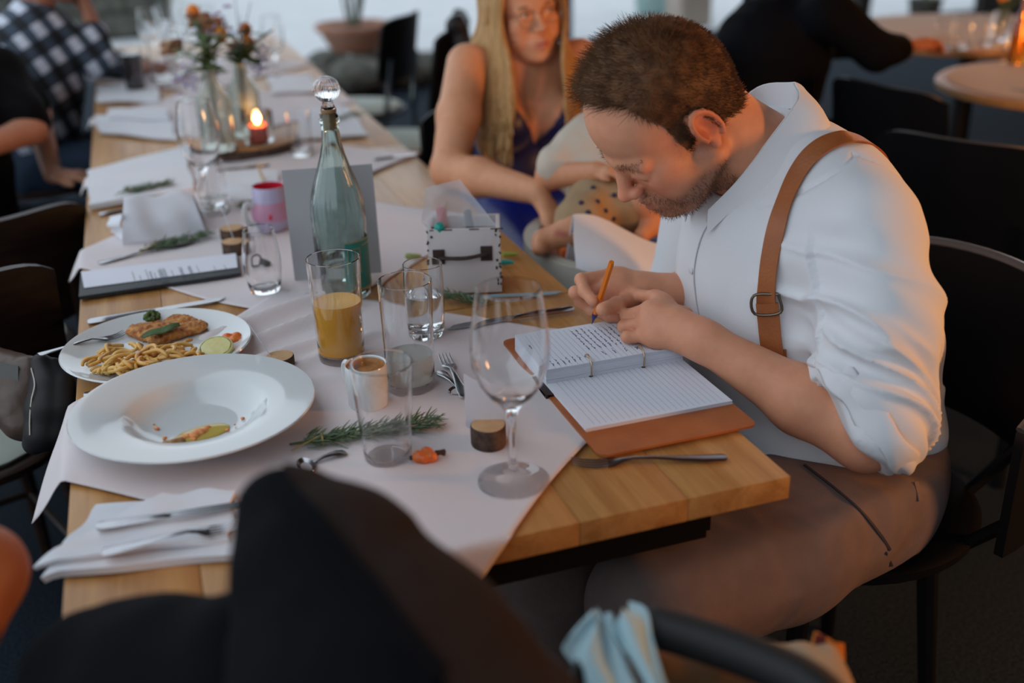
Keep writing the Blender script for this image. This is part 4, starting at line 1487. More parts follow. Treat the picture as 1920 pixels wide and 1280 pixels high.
def head(v, F, fem=False, closed=True, ears=True, heavy=0.):
    """adds a modelled head to volume v; local origin midway between the ear canals"""
    k = F.k
    def E(c, r, kk=.012, op='add', rot=None):
        M = F.M if rot is None else rot
        v.ell(F.w(*c), tuple(q * k for q in r), M, kk * k, op)
    def C(a, b, ra, rb, kk=.012, op='add'):
        v.cap(F.w(*a), F.w(*b), ra * k, rb * k, kk * k, op)
    jw = .9 if fem else 1 + heavy * .08
    E((-.008, 0, .042), (.098, .0765, .088))
    E((.038, 0, .048), (.056, .064, .062), .02)
    E((-.045, 0, .012), (.058, .066, .060), .02)
    E((.045, 0, -.025), (.050, .060 * jw, .066), .02)
    for s in (-1, 1):
        C((.004, s * .056 * jw, -.050), (.066, s * .026 * jw, -.092), .022, .019, .018)
        E((.064, s * .043, -.020), (.026, .022, .022), .015)
        E((.058, s * .042, -.052), (.026, .022 + .01 * heavy, .030), .018)
        C((.080, s * .046, .016), (.092, s * .010, .020), .010, .010, .012)
        E((.1015, s * .0335, .003), (.013, .017, .0115), .010, 'sub')
        E((.079, s * .0325, .003), (.0155, .0165, .0125), .004)
        C((.086, s * .046, -.003), (.0935, s * .020, -.005), .0042, .0042, .006)
    E((.083, 0, -.100), (.019, .024, .016), .014)
    E((.060, 0, -.092), (.034, .036, .018), .02)
    E((.080, 0, -.068), (.0255, .034, .026), .012)
    ns = .85 if fem else 1
    C((.094, 0, .012), (.112, 0, -.024), .0075 * ns, .0105 * ns, .009)
    E((.1165, 0, -.030), (.0125 * ns, .0115 * ns, .0105 * ns), None or .005)
    for s in (-1, 1):
        E((.106, s * .0125 * ns, -.033), (.011, .0075, .0085), .005)
        E((.1085, s * .0075, -.0425), (.006, .004, .004), .002, 'sub')
    C((.099, -.014, -.0615), (.1045, 0, -.0600), .0048, .006, .005)
    C((.099, .014, -.0615), (.1045, 0, -.0600), .0048, .006, .005)
    C((.097, -.013, -.0745), (.102, 0, -.0760), .0055, .0075, .005)
    C((.097, .013, -.0745), (.102, 0, -.0760), .0055, .0075, .005)
    C((.104, -.022, -.0680), (.110, 0, -.0675), .0012, .0014, .0025, 'sub')
    C((.104, .022, -.0680), (.110, 0, -.0675), .0012, .0014, .0025, 'sub')
    if ears:
        for s in (-1, 1):
            a = .22
            Me = np.array([F.M[0] * math.cos(a) - F.M[2] * math.sin(a), F.M[1], F.M[2] * math.cos(a) + F.M[0] * math.sin(a)])
            out = F.M[1] * s * .35 - F.M[0] * .0
            Mo = np.array([Me[0] + out * .9, Me[1] - Me[0] * s * .3, Me[2]])
            Mo = np.array([q / np.linalg.norm(q) for q in Mo])
            E((-.010, s * .0785, .002), (.0185, .0075, .031), .004, rot=Mo)
            for i in range(10):
                t0, t1 = math.radians(-70 + 27 * i), math.radians(-70 + 27 * (i + 1))
                pa, pb = [F.w(-.010, s * .081, .004) + (Mo[0] * -.0175 * math.cos(t) + Mo[2] * .030 * math.sin(t)) * k + F.M[1] * s * (.002 + .003 * (math.cos(t) > 0)) * k for t in (t0, t1)]
                v.cap(pa, pb, .0042 * k, .0042 * k, .0025 * k)
            E((-.008, s * .0885, .003), (.0105, .0085, .0195), .004, 'sub', rot=Mo)
            E((.001, s * .080, -.002), (.0045, .006, .006), .003)
            E((-.006, s * .081, -.028), (.0075, .006, .0085), .004)


def facecol(L, base, lips=(.42, .11, .09), flush=.5, ear=(.55, .12, .06)):
    """albedo for head-local coordinates"""
    n = len(L)
    c = np.tile(np.array(base), (n, 1))
    def mixc(w, col):
        nonlocal c
        c = c * (1 - w[:, None]) + np.array(col) * w[:, None]
    x, y, z = L[:, 0], L[:, 1], L[:, 2]
    g = lambda cx, cy, cz, r: np.exp(-(((x - cx) ** 2 + (np.abs(y) - cy) ** 2 + (z - cz) ** 2) / r ** 2))
    fl = np.array(base) * np.array([1.02, .72, .68])
    mixc(flush * g(.115, 0, -.03, .018), fl)
    mixc(flush * .8 * g(.08, .045, -.025, .03), fl)
    mixc(.75 * g(-.01, .085, .002, .034), ear)
    lipm = np.exp(-((z + .0685) / .0085) ** 2) * np.exp(-(y / .021) ** 4) * (x > .088)
    mixc(.85 * lipm, lips)
    return c


def finger(v, pts, r0=.0092, r1=.0070, k=.003):
    n = len(pts)
    rr = [r0 + (r1 - r0) * i / (n - 1) for i in range(n)]
    v.chain([np.array(p) for p in pts], rr, k)
    for i in range(1, n - 1):
        v.ell(pts[i], rr[i] * 1.07, k=.003)


def palm(v, W, mcps, thumbbase, r=.0135, k=.012, rw=.022):
    W = np.array(W)
    for m in mcps:
        m = np.array(m)
        v.cap(W + (m - W) * .18, m, r * 1.12, r * .86, k)
    for a, b in zip(mcps[:-1], mcps[1:]):
        v.cap(np.array(a) * .85 + W * .15, np.array(b) * .85 + W * .15, r * .85, r * .85, k)
    if thumbbase is not None:
        v.cap(W + (np.array(mcps[0]) - W) * .2, thumbbase, r * 1.1, r, k)


def autohand(v, W, d, n, s=1., side=1, curl=.5):
    """simple relaxed hand: wrist W, finger direction d, back-of-hand normal n"""
    d = np.array(d) / np.linalg.norm(d)
    n = np.array(n, float)
    n = n - d * (n @ d)
    n /= np.linalg.norm(n)
    t = np.cross(d, n) * side
    W = np.array(W)
    mc = [W + (d * .085 + t * y) * s for y in (.028, .009, -.010, -.028)]
    palm(v, W, mc, None, .0135 * s, .012, .02)
    for i, (m, L) in enumerate(zip(mc, (.072, .08, .074, .06))):
        p = [m]
        a = 0
        q = m
        for seg, da in zip((.45, .3, .25), (.35, .5, .4)):
            a += da * curl * 2
            q = q + (d * math.cos(a) - n * math.sin(a)) * L * seg * s
            p.append(q)
        finger(v, p, .0092 * s, .0068 * s)
    tb = W + (d * .03 + t * .03 - n * .008) * s
    finger(v, [W + (d * .012 + t * .012) * s, tb, tb + (d * .035 + t * .014 - n * .008) * s, tb + (d * .058 + t * .012 - n * .014) * s], .0125 * s, .0082 * s)


def strands(name, roots, dirs, lens, rad, m, parent, segs=3, grav=0., jit=.25, seed=0, bend=None):
    """hair strands as thin three-sided tubes, one mesh"""
    rs = np.random.RandomState(seed)
    n = len(roots)
    P = np.zeros((n, segs + 1, 3))
    P[:, 0] = roots
    d = dirs + rs.normal(size=(n, 3)) * jit
    d /= np.linalg.norm(d, axis=1, keepdims=True)
    for s_ in range(segs):
        P[:, s_ + 1] = P[:, s_] + d * (lens / segs)[:, None]
        d = d + (bend if bend is not None else 0) + np.array([0, 0, -grav])
        d /= np.linalg.norm(d, axis=1, keepdims=True)
    a = np.cross(d, [.3, .5, .8])
    a /= np.linalg.norm(a, axis=1, keepdims=True)
    b = np.cross(d, a)
    V, Q = [], []
    for s_ in range(segs + 1):
        r = rad * (1 - .75 * s_ / segs)
        for k_ in range(3):
            w = 2.0944 * k_
            V.append(P[:, s_] + (a * math.cos(w) + b * math.sin(w)) * r)
    V = np.stack(V, 1)
    base = np.arange(n)[:, None] * (3 * (segs + 1))
    for s_ in range(segs):
        for k_ in range(3):
            k2 = (k_ + 1) % 3
            Q.append(np.concatenate([base + s_ * 3 + k_, base + s_ * 3 + k2, base + s_ * 3 + 3 + k2, base + s_ * 3 + 3 + k_], 1))
    me = fast_mesh(name, V.reshape(-1, 3), np.concatenate(Q))
    return link(name, me, m, parent, True, True)


def submesh_shell(name, V, Q, N, mask, off, m, parent, thick=True):
    """offset copy of the faces whose vertices are all in mask"""
    q = Q[mask[Q].all(1)]
    ids = np.unique(q)
    mp = np.full(len(V), -1)
    mp[ids] = np.arange(len(ids))
    o = off[ids] if hasattr(off, '__len__') else off
    me = fast_mesh(name, V[ids] + N[ids] * np.reshape(o, (-1, 1)), mp[q])
    return link(name, me, m, parent, True, True)


# ------------------------------------------------------------------ man in white shirt writing
MH = Frame((.026, .388, 1.096), np.array([[-.698, .011, -.716], [.094, -.990, -.106], [-.710, -.142, .690]]))
for _i in range(2):   # orthonormalise
    f_, l_ = MH.M[0] / np.linalg.norm(MH.M[0]), MH.M[1]
    l_ = l_ - f_ * (l_ @ f_)
    l_ /= np.linalg.norm(l_)
    MH.M = np.array([f_, l_, np.cross(f_, l_)])
SKIN = (.69, .315, .185)
SL, SR = np.array([.225, .212, .965]), np.array([.205, .560, .965])
EL, ER = np.array([.180, .100, .712]), np.array([.215, .640, .715])
WL = at(1322, 640, z=.806)
WR = np.array([.083, .452, .806])
v = Vol((-.30, -.02, .0), (.50, .72, 1.28), .003)
# torso and legs (under the clothes)
v.cap((.30, .375, .62), (.24, .385, .85), .10, .12, .04)
v.cap(SL + [0, .03, -.01], SR + [0, -.03, -.01], .055, .055, .04)
v.cap((.20, .39, 1.0), MH.w(-.035, 0, -.035), .066, .058, .03)
v.cap((.165, .39, 1.02), MH.w(-.008, 0, -.068), .060, .050, .03)
KL, KR = np.array([-.135, .070, .552]), np.array([-.205, .250, .50])
for K_, hp in ((KL, (.29, .22, .55)), (KR, (.30, .48, .55))):
    v.cap(hp, K_, .060, .050, .02).cap(K_, K_ + [.05, 0, -.44], .045, .035, .02).cap(K_ + [.05, 0, -.46], K_ + [-.10, 0, -.475], .035, .03, .02)
# arms
v.cap(SL, EL, .046, .040, .02)
v.cap(EL, EL + (WL - EL) * .38, .041, .0445, .02).cap(EL + (WL - EL) * .38, WL, .044, .0265, .02)
v.cap(SR, ER, .046, .038, .02).cap(ER, ER + (WR - ER) * .38, .038, .042, .02).cap(ER + (WR - ER) * .38, WR, .042, .0265, .02)
# left hand resting on the notebook
h3 = lambda px, py, z: at(px, py, z=z)
mcL = [h3(1228, 558, .832), h3(1216, 580, .829), h3(1211, 604, .815), h3(1214, 630, .800)]
palm(v, WL + (np.array(mcL[1]) - WL) * -.02, mcL, None, .0150, .016)
v.cap(WL, WL + (np.array(mcL[1]) - WL) * .5, .0255, .021, .02)
finger(v, [mcL[0], h3(1190, 553, .826), h3(1188, 577, .803), h3(1200, 590, .797)], .0105, .0085)
finger(v, [mcL[1], h3(1176, 592, .812), h3(1186, 604, .796), h3(1204, 606, .793)], .0105, .0085)
finger(v, [mcL[2], h3(1170, 612, .802), h3(1185, 618, .794), h3(1203, 618, .792)], .0100, .0080)
finger(v, [mcL[3], h3(1176, 631, .797), h3(1190, 633, .793), h3(1205, 630, .792)], .0092, .0076)
finger(v, [h3(1285, 590, .803), h3(1240, 575, .797), h3(1212, 568, .796)], .0125, .0095)
# right hand holding the pen
mcR = [h3(1146, 515, .846), h3(1140, 534, .838), h3(1146, 552, .822), h3(1158, 566, .805)]
palm(v, WR, mcR, None, .0150, .016)
v.cap(WR, (WR + np.array(mcR[1])) / 2, .0255, .022, .02)
finger(v, [mcR[0], h3(1090, 524, .850), h3(1096, 546, .842), h3(1112, 564, .834)], .0102, .0085)
finger(v, [mcR[1], h3(1078, 548, .826), h3(1090, 567, .808), h3(1107, 582, .796)], .0100, .0080)
finger(v, [mcR[2], h3(1096, 568, .806), h3(1112, 584, .795), h3(1134, 590, .793)], .0096, .0078)
finger(v, [mcR[3], h3(1126, 586, .798), h3(1142, 594, .7935), h3(1158, 596, .792)], .0088, .0072)
finger(v, [WR + (np.array(mcR[0]) - WR) * .3 + [0, -.012, -.004], h3(1184, 562, .818), h3(1156, 571, .826), h3(1130, 580, .829)], .0135, .0102)
head(v, MH, heavy=.8)
v.ell(MH.w(.035, 0, -.095), (.045, .045, .022), MH.M, .02)


def man_col(V, N):
    L = MH.loc(V)
    c = facecol(L, SKIN, flush=.85, lips=(.36, .10, .075))
    x, y, z = L[:, 0], np.abs(L[:, 1]), L[:, 2]
    nz = vnoise(L * 420) * .5 + vnoise(L * 900) * .5
    # stubble and beard shadow
    b = sstep(-.035, -.060, z + .25 * (x - .03) * (x > .03) * .0) * sstep(.0, .02, x + .01) * (z > -.125)
    lipz = np.exp(-((z + .0685) / .007) ** 2) * (y < .022)
    up = np.exp(-((z + .052) / .006) ** 2) * (y < .028) * (x > .085)
    side = sstep(.030, .012, np.abs(x - .022)) * sstep(-.07, -.03, z) * sstep(.03, .0, z) * (y > .05)
    w = np.clip(np.maximum(b * (1 - lipz), np.maximum(up * .8, side * .7)), 0, 1) * (.25 + .40 * nz) * (np.abs(L).max(1) < .16)
    c = c * (1 - w[:, None]) + np.array((.16, .085, .05)) * w[:, None]
    # brow
    br = np.exp(-((z - .022 - .1 * (y - .03) * (y < .03)) / .0055) ** 2) * (y > .014) * (y < .052) * (x > .07)
    c = c * (1 - (br * .45)[:, None]) + np.array((.09, .045, .025)) * (br * .45)[:, None]
    # lash line of the lowered lids
    la = np.exp(-((z + .0075) / .0022) ** 2) * (np.abs(y - .0325) < .014) * (x > .08)
    c = c * (1 - (la * .8)[:, None]) + np.array((.06, .03, .02)) * (la * .8)[:, None]
    # scalp shade under the short hair
    sc = hair_mask(L)
    c = c * (1 - (sc * .7)[:, None]) + np.array((.11, .055, .032)) * (sc * .7)[:, None]
    # reddish knuckles, elbow
    for p, r, a in [(q, .012, .45) for q in mcL + mcR] + [(EL + np.array([.03, -.02, -.02]), .05, .6)]:
        g = a * np.exp(-((V - p) ** 2).sum(1) / r ** 2)
        c = c * (1 - g[:, None]) + np.array((.50, .15, .085)) * g[:, None]
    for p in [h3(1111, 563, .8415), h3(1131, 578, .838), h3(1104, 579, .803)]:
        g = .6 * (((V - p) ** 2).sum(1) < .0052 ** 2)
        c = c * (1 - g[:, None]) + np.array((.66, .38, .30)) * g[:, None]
    return c


def hair_mask(L):
    """1 where the man's hair grows (head-local)"""
    x, y, z = L[:, 0], np.abs(L[:, 1]), L[:, 2]
    # hairline height as a function of x (front high and receding at the temples, around the ear, down the nape)
    xs = [-.14, -.095, -.075, -.045, -.022, -.012, .006, .010, .026, .030, .042, .052, .062, .075, .09]
    zs = [-.035, -.050, -.048, -.035, -.012, .034, .034, -.018, -.018, .052, .082, .104, .118, .130, .15]
    hl = np.interp(x, xs, zs)
    front = np.interp(y, [0, .03, .05, .08], [-.012, -.006, .012, 0]) * (x > .04)
    near = (np.abs(L).max(1) < .17) & (y < .0835)
    return sstep(-.004, .006, z - hl - front + .004 * (vnoise(L * 260) - .5)) * near


man, mV, mQ, mN = soft('person', v, M_skin, col=man_col, it=1, label='seated person with short hair, white shirt and brown suspenders, writing in a notebook', cat='person')
mtree = bvh(mV, mQ)
# hair
mL = MH.loc(mV)
M_mhair = mat('short_brown_hair', (.070, .030, .013), .6, spec=.2, var=(55, (.17, .08, .036)))
hm = hair_mask(mL)
offv = .001 + .009 * sstep(.03, .11, mL[:, 2]) * sstep(-.09, .0, mL[:, 0]) + .004 * vnoise(mL * 60) * sstep(.02, .1, mL[:, 2])
hs = submesh_shell('hair_cap', mV, mQ, mN, hm > .5, offv, M_mhair, man)
ids = np.where(hm > .35)[0]
rs = np.random.RandomState(3)
pick = rs.choice(ids, 13000)
top = sstep(.055, .105, mL[pick, 2]) * sstep(-.10, -.02, mL[pick, 0])
sweep = -MH.M[1] * .55 + MH.M[0] * .35     # combed over to his right and forward
dr = mN[pick] * (.55 + .35 * (1 - top))[:, None] + sweep * top[:, None] + (-MH.M[2] * .6 - MH.M[0] * .35) * (1 - top)[:, None]
strands('hair_strands', mV[pick] + mN[pick] * (offv[pick] * .5)[:, None] + rs.normal(size=(len(pick), 3)) * .0012, dr, .006 + .019 * top * rs.uniform(.6, 1.3, len(pick)), .00042, M_mhair, man, 3, jit=.28)
bmask = (sstep(-.045, -.062, mL[:, 2]) * (mL[:, 0] > .0) * (np.abs(mL).max(1) < .15) * (mL[:, 2] > -.122) > .5) & ~((np.abs(mL[:, 2] + .0685) < .008) & (np.abs(mL[:, 1]) < .022) & (mL[:, 0] > .08))
bmask |= (np.abs(mL[:, 2] + .052) < .006) & (np.abs(mL[:, 1]) < .03) & (mL[:, 0] > .085)
ids = np.where(bmask)[0]
pick = rs.choice(ids, 2600)
strands('beard_stubble', mV[pick] + rs.normal(size=(len(pick), 3)) * .0012, mN[pick] * .7 - MH.M[2] * .5, .0035 + .0035 * rs.rand(len(pick)), .00028, mat('beard_brown', (.17, .085, .045), .6), man, 2, jit=.3)
eb = np.where((np.abs(mL[:, 2] - .022) < .006) & (np.abs(np.abs(mL[:, 1]) - .033) < .02) & (mL[:, 0] > .07))[0]
if len(eb):
    pick = rs.choice(eb, 110)
    strands('eyebrows', mV[pick], mN[pick] * .4 + MH.M[1] * np.sign(mL[pick, 1])[:, None] * .8, .005 + .004 * rs.rand(len(pick)), .0003, M_mhair, man, 2, jit=.2)

# shirt
M_shirt = mat('white_cotton', (.72, .73, .76), .8, bump=(700, .15), sheen=.15)
sv = Vol((-.02, .0, .50), (.56, .74, 1.14), .004)
# sleeves first, cut at the rolled cuffs
cutL = np.array([.150, .115, .752])
nL = np.array([-.77, .20, -.60])
sv.chain([SL, (SL + EL) / 2 + [.012, -.006, .01], EL + [.004, .006, .03], EL + [-.05, .04, .01]], [.075, .074, .070, .064], .03)
sv.half(cutL, nL, (-.02, .0, .5), (.34, .21, .90), .008)
sv.chain([SR, (SR + ER) / 2 + [.015, .006, 0], ER + [-.02, -.02, .03]], [.079, .074, .066], .03)
sv.ell((.235, .388, .945), (.135, .185, .105), k=.05)
sv.cap((.235, .30, .99), (.225, .48, .99), .075, .075, .05)
sv.cap((.205, .345, 1.03), (.20, .435, 1.03), .055, .055, .04)
sv.ell((.245, .385, .85), (.168, .190, .17), k=.05)
sv.ell((.275, .380, .72), (.200, .198, .16), k=.05)
sv.ell((.298, .372, .61), (.190, .206, .11), k=.04)
sv.half((.3, .3, .562), (-.10, 0, -1), (-.05, 0, .45), (.6, .75, .66), .012)
# room for the neck
sv.cap((.205, .39, 1.0), MH.w(-.02, 0, -.045), .068, .066, .012, 'sub')
sv.cap((.165, .39, 1.02), MH.w(0, 0, -.075), .062, .055, .012, 'sub')


def shirt_fold(V, N):
    d = np.zeros(len(V))
    ax = (EL - SL) / np.linalg.norm(EL - SL)
    t = (V - SL) @ ax
    r = np.linalg.norm(V - SL - t[:, None] * ax, axis=1)
    arm = sstep(.15, .085, r) * sstep(-.02, .05, t)
    # gathers round the lower sleeve
    ang = np.arctan2((V - SL) @ np.cross(ax, [1, 0, 0]), V[:, 0] - SL[0])
    w = vnoise(np.stack([t * 9 + ang * .5, ang * 1.1 + 3, t * 2], 1))
    low = sstep(.08, .26, t)
    ridg = 1 - np.abs(2 * vnoise(np.stack([t * 30 + ang * 2.2 + 2 * w, ang * .9 + t * 3, np.zeros(len(V)) + 2.5], 1)) - 1)
    d += arm * (low * .026 * (ridg ** 1.5 - .5) + .018 * (w - .5))
    # long diagonal pulls from the armpit over the sleeve head
    u = (V[:, 0] * .75 + V[:, 2] * .9 + V[:, 1] * .25)
    rd2 = 1 - np.abs(2 * vnoise(np.stack([u * 26, V[:, 0] * 5 - V[:, 2] * 4, V[:, 1] * 5], 1)) - 1)
    d += arm * (1 - low) * .018 * (rd2 ** 2 - .42)
    # torso: vertical soft drape, stronger at the waist
    tor = 1 - arm
    rd3 = 1 - np.abs(2 * vnoise(np.stack([V[:, 1] * 14 + V[:, 2] * 3, V[:, 2] * 5 - V[:, 0] * 3, V[:, 0] * 9], 1)) - 1)
    d += tor * .012 * (rd3 - .5) * sstep(1.05, .9, V[:, 2])
    rd4 = 1 - np.abs(2 * vnoise(np.stack([V[:, 2] * 26 + V[:, 1] * 6, V[:, 0] * 6, V[:, 1] * 6], 1)) - 1)
    d += tor * .014 * (rd4 - .5) * sstep(.72, .60, V[:, 2])
    # armhole seam
    d -= .0035 * np.exp(-((t + .055 + .04 * np.sin(ang)) / .004) ** 2) * sstep(.17, .1, r) * (V[:, 1] < .3)
    return d


shirt, sV, sQ, sN = soft('shirt', sv, M_shirt, man, it=2, disp=shirt_fold)
shirt['label'] = 'white button-up shirt with rolled sleeves'
stree = bvh(sV, sQ)
# rolled cuff on the near arm
ring = []
fdir = np.array([-.66, .17, -.51]) / np.linalg.norm([-.66, .17, -.51])
ua = np.cross(fdir, [0, 1, 0])
ua /= np.linalg.norm(ua)
ub = np.cross(fdir, ua)
cc = cutL + np.array([.012, -.006, .0])
for i in range(49):
    a = 2 * math.pi * i / 48
    dirv = ua * math.cos(a) + ub * math.sin(a)
    q = stree.ray_cast(Vector(cc + dirv * .16), Vector(-dirv))
    p = np.array(q[0]) if q[0] is not None else cc + dirv * .068
    if np.linalg.norm(p - cc) > .105:
        p = cc + dirv * .082
    ring.append(p + dirv * (.001 + .002 * math.sin(5 * a)) - fdir * .012)
ring = np.array(ring)
for _ in range(3):
    ring[:-1] = (np.roll(ring[:-1], 1, 0) + ring[:-1] * 2 + np.roll(ring[:-1], -1, 0)) / 4
    ring[-1] = ring[0]
MB().tube([tuple(p) for p in ring], [(.0045 + .0015 * math.sin(7 * i * .4), .019 + .003 * math.sin(i * .9)) for i in range(49)], 10, cap=False, up=tuple(ub)).build('rolled_cuff', M_shirt, shirt, True, smooth=True)

# collar: stand and two turned-down wings
cm = np.array([.0, .39, 0])
CT = [(.222, .0, 1.125), (.195, .052, 1.112), (.145, .066, 1.064), (.105, .058, 1.010), (.077, .034, .966)]
CB = [(.252, .0, 1.085), (.238, .085, 1.058), (.190, .108, 1.008), (.152, .098, .967), (.125, .070, .938)]
def colpt(tab, u):
    P_ = catmull([np.array(q) for q in tab], 8)
    i = u * (len(P_) - 1)
    j = min(int(i), len(P_) - 2)
    return P_[j] * (1 - (i - j)) + P_[j + 1] * (i - j)
for sd in (-1, 1):
    def cf(u, w):
        a, b = colpt(CT, u), colpt(CB, u)
        p = a * (1 - w) + b * w
        bulge = .010 * math.sin(math.pi * w)
        p = p + np.array([.3 * bulge, bulge * .8 * min(1, 3 * u), bulge * .8])
        return (p[0], .39 + sd * p[1] * 1.0, p[2])
    MB().grid(cf, 24, 8, .0022).build('collar_wing', M_shirt, shirt, True, smooth=60)
    MB().grid(lambda u, w: (lambda a: (a[0] - .001, .39 + sd * (a[1] - .0015), a[2] - .036 * w))(colpt(CT, u)), 24, 4, .002).build('collar_stand', M_shirt, shirt, True, smooth=60)
# placket seam and buttons
pl = [hit(stree, px, py) for px, py in [(1338, 408), (1318, 440), (1306, 480), (1302, 520), (1306, 560), (1314, 602)]]
pl = [q for q in pl if q[0] is not None]
if len(pl) > 2:
    band(pl, .0022, .0002, .0012).build('placket_seam', mat('shirt_seam', (.45, .46, .5), .8), shirt, True)
for px, py in [(1297, 507), (1330, 412)]:
    p, n = hit(stree, px, py)
    if p is not None:
        Mz = Vector(n).to_track_quat('Z', 'Y').to_matrix().to_4x4()
        MB().lathe([(0, .003), (.003, .003), (.0052, .0022), (.0055, 0), (0, 0)], 16, M=Mz, c=tuple(p)).build('button', mat('pearl_button', (.66, .67, .68), .25), shirt, True)

# suspenders
M_strap = mat('tan_leather', (.30, .085, .022), .45, var=(25, (.36, .115, .035)), bump=(220, .3))
M_brass = mat('aged_brass', (.16, .13, .10), .4, 1.)
def strap_pts(pxs):
    o = []
    for q in pxs:
        p, n = hit(stree, *q) if len(q) == 2 else (None, None)
        if len(q) == 3:
            r = stree.find_nearest(Vector(q))
            p, n = np.array(r[0]), np.array(r[1])
        if p is not None:
            o.append((p, n))
    return o
sus = strap_pts([(.33, .36, .95), (.315, .32, 1.03), (1600, 262), (1560, 268), (1525, 290), (1497, 328), (1474, 380), (1458, 430), (1446, 490), (1440, 545), (1438, 575)])
bd = band(sus, .027, .0035, .0024).build('suspender_strap', M_strap, shirt, True, label='tan leather suspender strap')
low = strap_pts([(1439, 565), (1442, 600), (1448, 640), (1456, 682)])
if len(low) >= 2:
    lowstrap = band(low, .030, .0065, .0028).build('suspender_end', M_strap, shirt, True)
    p, n = low[0]
    t = low[1][0] - low[0][0]
    t /= np.linalg.norm(t)
    s_ = np.cross(t, n)
    fr = [p + n * .0105 + s_ * a * .0165 + t * b * .013 for a, b in [(-1, -1), (1, -1), (1.05, 1), (-1.05, 1), (-1, -1)]]
    MB().tube(catmull([tuple(q) for q in fr], 5), .0021, 8).build('buckle', M_brass, lowstrap, True)
    p2 = low[-2][0] + (low[-1][0] - low[-2][0]) * .5 + n * .007
    MB().box(tuple(p2), (.034, .003, .013), rot=(Matrix((tuple(s_), tuple(n), tuple(t))).transposed())).build('keeper_loop', M_strap, lowstrap, True)
    hl = MB()
    for q in sus[-5:-1] + low[1:3]:
        hl.sphere(tuple(q[0] + q[1] * (.0035 if q[0] is not low[1][0] else .0068)), .0013, 6, 4)
    hl.build('strap_holes', M_lead, bd, True)
# leather bracelet on the far wrist, watch strap on the near wrist
def bracelet(c, ax, r, w, m, name, th=.0025):
    ax = np.array(ax) / np.linalg.norm(ax)
    Mz = Vector(ax).to_track_quat('Z', 'Y').to_matrix().to_4x4()
    return MB().lathe([(r, -w / 2), (r + th, -w / 2), (r + th, w / 2), (r, w / 2), (r, -w / 2)], 32, M=Mz, c=tuple(c)).build(name, m, man, True)
bracelet(WR + (ER - WR) * .12, ER - WR, .0295, .016, M_strap, 'leather_bracelet')
bracelet(WL + (EL - WL) * .055, EL - WL, .0275, .012, mat('dark_strap', (.02, .02, .022), .5), 'watch_strap')

# trousers
M_trou = mat('taupe_chino', (.140, .098, .090), .85, var=(30, (.165, .118, .108)), bump=(500, .3))
tv = Vol((-.33, -.06, .02), (.56, .72, .72), .005)
for K_, hp in ((KL, np.array([.29, .215, .550])), (KR, np.array([.31, .485, .555]))):
    tv.cap(hp, hp + (K_ - hp) * .5, .112, .108, .05).cap(hp + (K_ - hp) * .5, K_, .108, .086, .03).cap(K_, K_ + [.055, 0, -.40], .074, .055, .03)
tv.ell((.305, .360, .575), (.172, .200, .115), k=.05)
tv.half((.3, .3, .612), (.05, 0, 1), (-.3, 0, .5), (.6, .75, .75), .01)
def trou_fold(V, N):
    hp = np.array([.29, .215, .550])
    ax = (KL - hp) / np.linalg.norm(KL - hp)
    t = (V - hp) @ ax
    rd = 1 - np.abs(2 * vnoise(np.stack([t * 20 + V[:, 2] * 9, V[:, 2] * 12 - V[:, 1] * 4, V[:, 1] * 6], 1)) - 1)
    return (rd - .5) * (.004 + .010 * sstep(.12, .0, np.abs(t - .03)))
trou, tV, tQ, tN = soft('trousers', tv, M_trou, man, it=2, disp=trou_fold)
ttree = bvh(tV, tQ)
M_tseam = mat('dark_seam', (.022, .020, .030), .8)
for nm, pts_, wd in [('pocket_seam', [(1508, 872), (1560, 912), (1610, 955), (1648, 1000), (1668, 1030)], .004), ('side_seam', [(1660, 1035), (1672, 1060), (1682, 1080)], .003)]:
    q = [hit(ttree, *p) for p in pts_]
    q = [a for a in q if a[0] is not None]
    if len(q) > 1:
        band(q, wd, .0003, .0016).build(nm, M_tseam, trou, True)
p, n = hit(ttree, 1722, 905)
if p is not None:
    q = [hit(ttree, 1716, 905), hit(ttree, 1724, 938)]
    if q[0][0] is not None and q[1][0] is not None:
        band(q, .009, .001, .002).build('belt_loop', M_trou, trou, True)
M_shoe = mat('brown_shoe', (.05, .025, .015), .4)
for K_ in (KL, KR):
    b_ = K_ + np.array([.05, 0, -.47])
    vv_ = Vol(b_ - [.2, .08, .06], b_ + [.12, .08, .1], .005)
    vv_.cap(b_ + [.02, 0, .01], b_ + [-.12, 0, -.012], .046, .04, .03).cap(b_ + [0, 0, .05], b_, .045, .045, .03)
    vv_.half(b_ + [0, 0, -.048], (0, 0, -1), b_ - .3, b_ + .3, .004)
    soft('shoe', vv_, M_shoe, man)

# orange pen in the hand
pt, pe = at(1110, 607, z=STZ + .0015), at(1147, 491, z=.905)
pn = thing('ballpoint_pen', 'orange ballpoint pen with a blue tip held in the writing hand', 'pen', tuple(pt))
ax = (pe - pt) / np.linalg.norm(pe - pt)
L = float(np.linalg.norm(pe - pt))
M_open = mat('orange_plastic', (.80, .20, .012), .3)
M_blue = mat('blue_plastic', (.015, .02, .16), .35)
Mz = Vector(ax).to_track_quat('Z', 'Y').to_matrix().to_4x4()
MB().lathe([(0, .024), (.0040, .024), (.0045, .030), (.0045, L - .004), (.0038, L), (0, L)], 6, M=Mz, c=tuple(pt)).build('barrel', M_open, pn, True, smooth=False)
MB().lathe([(0, 0), (.0006, .0), (.0009, .004), (.0030, .014), (.0042, .019), (.0044, .0245), (0, .0245)], 14, M=Mz, c=tuple(pt)).build('pen_tip', M_blue, pn, True)
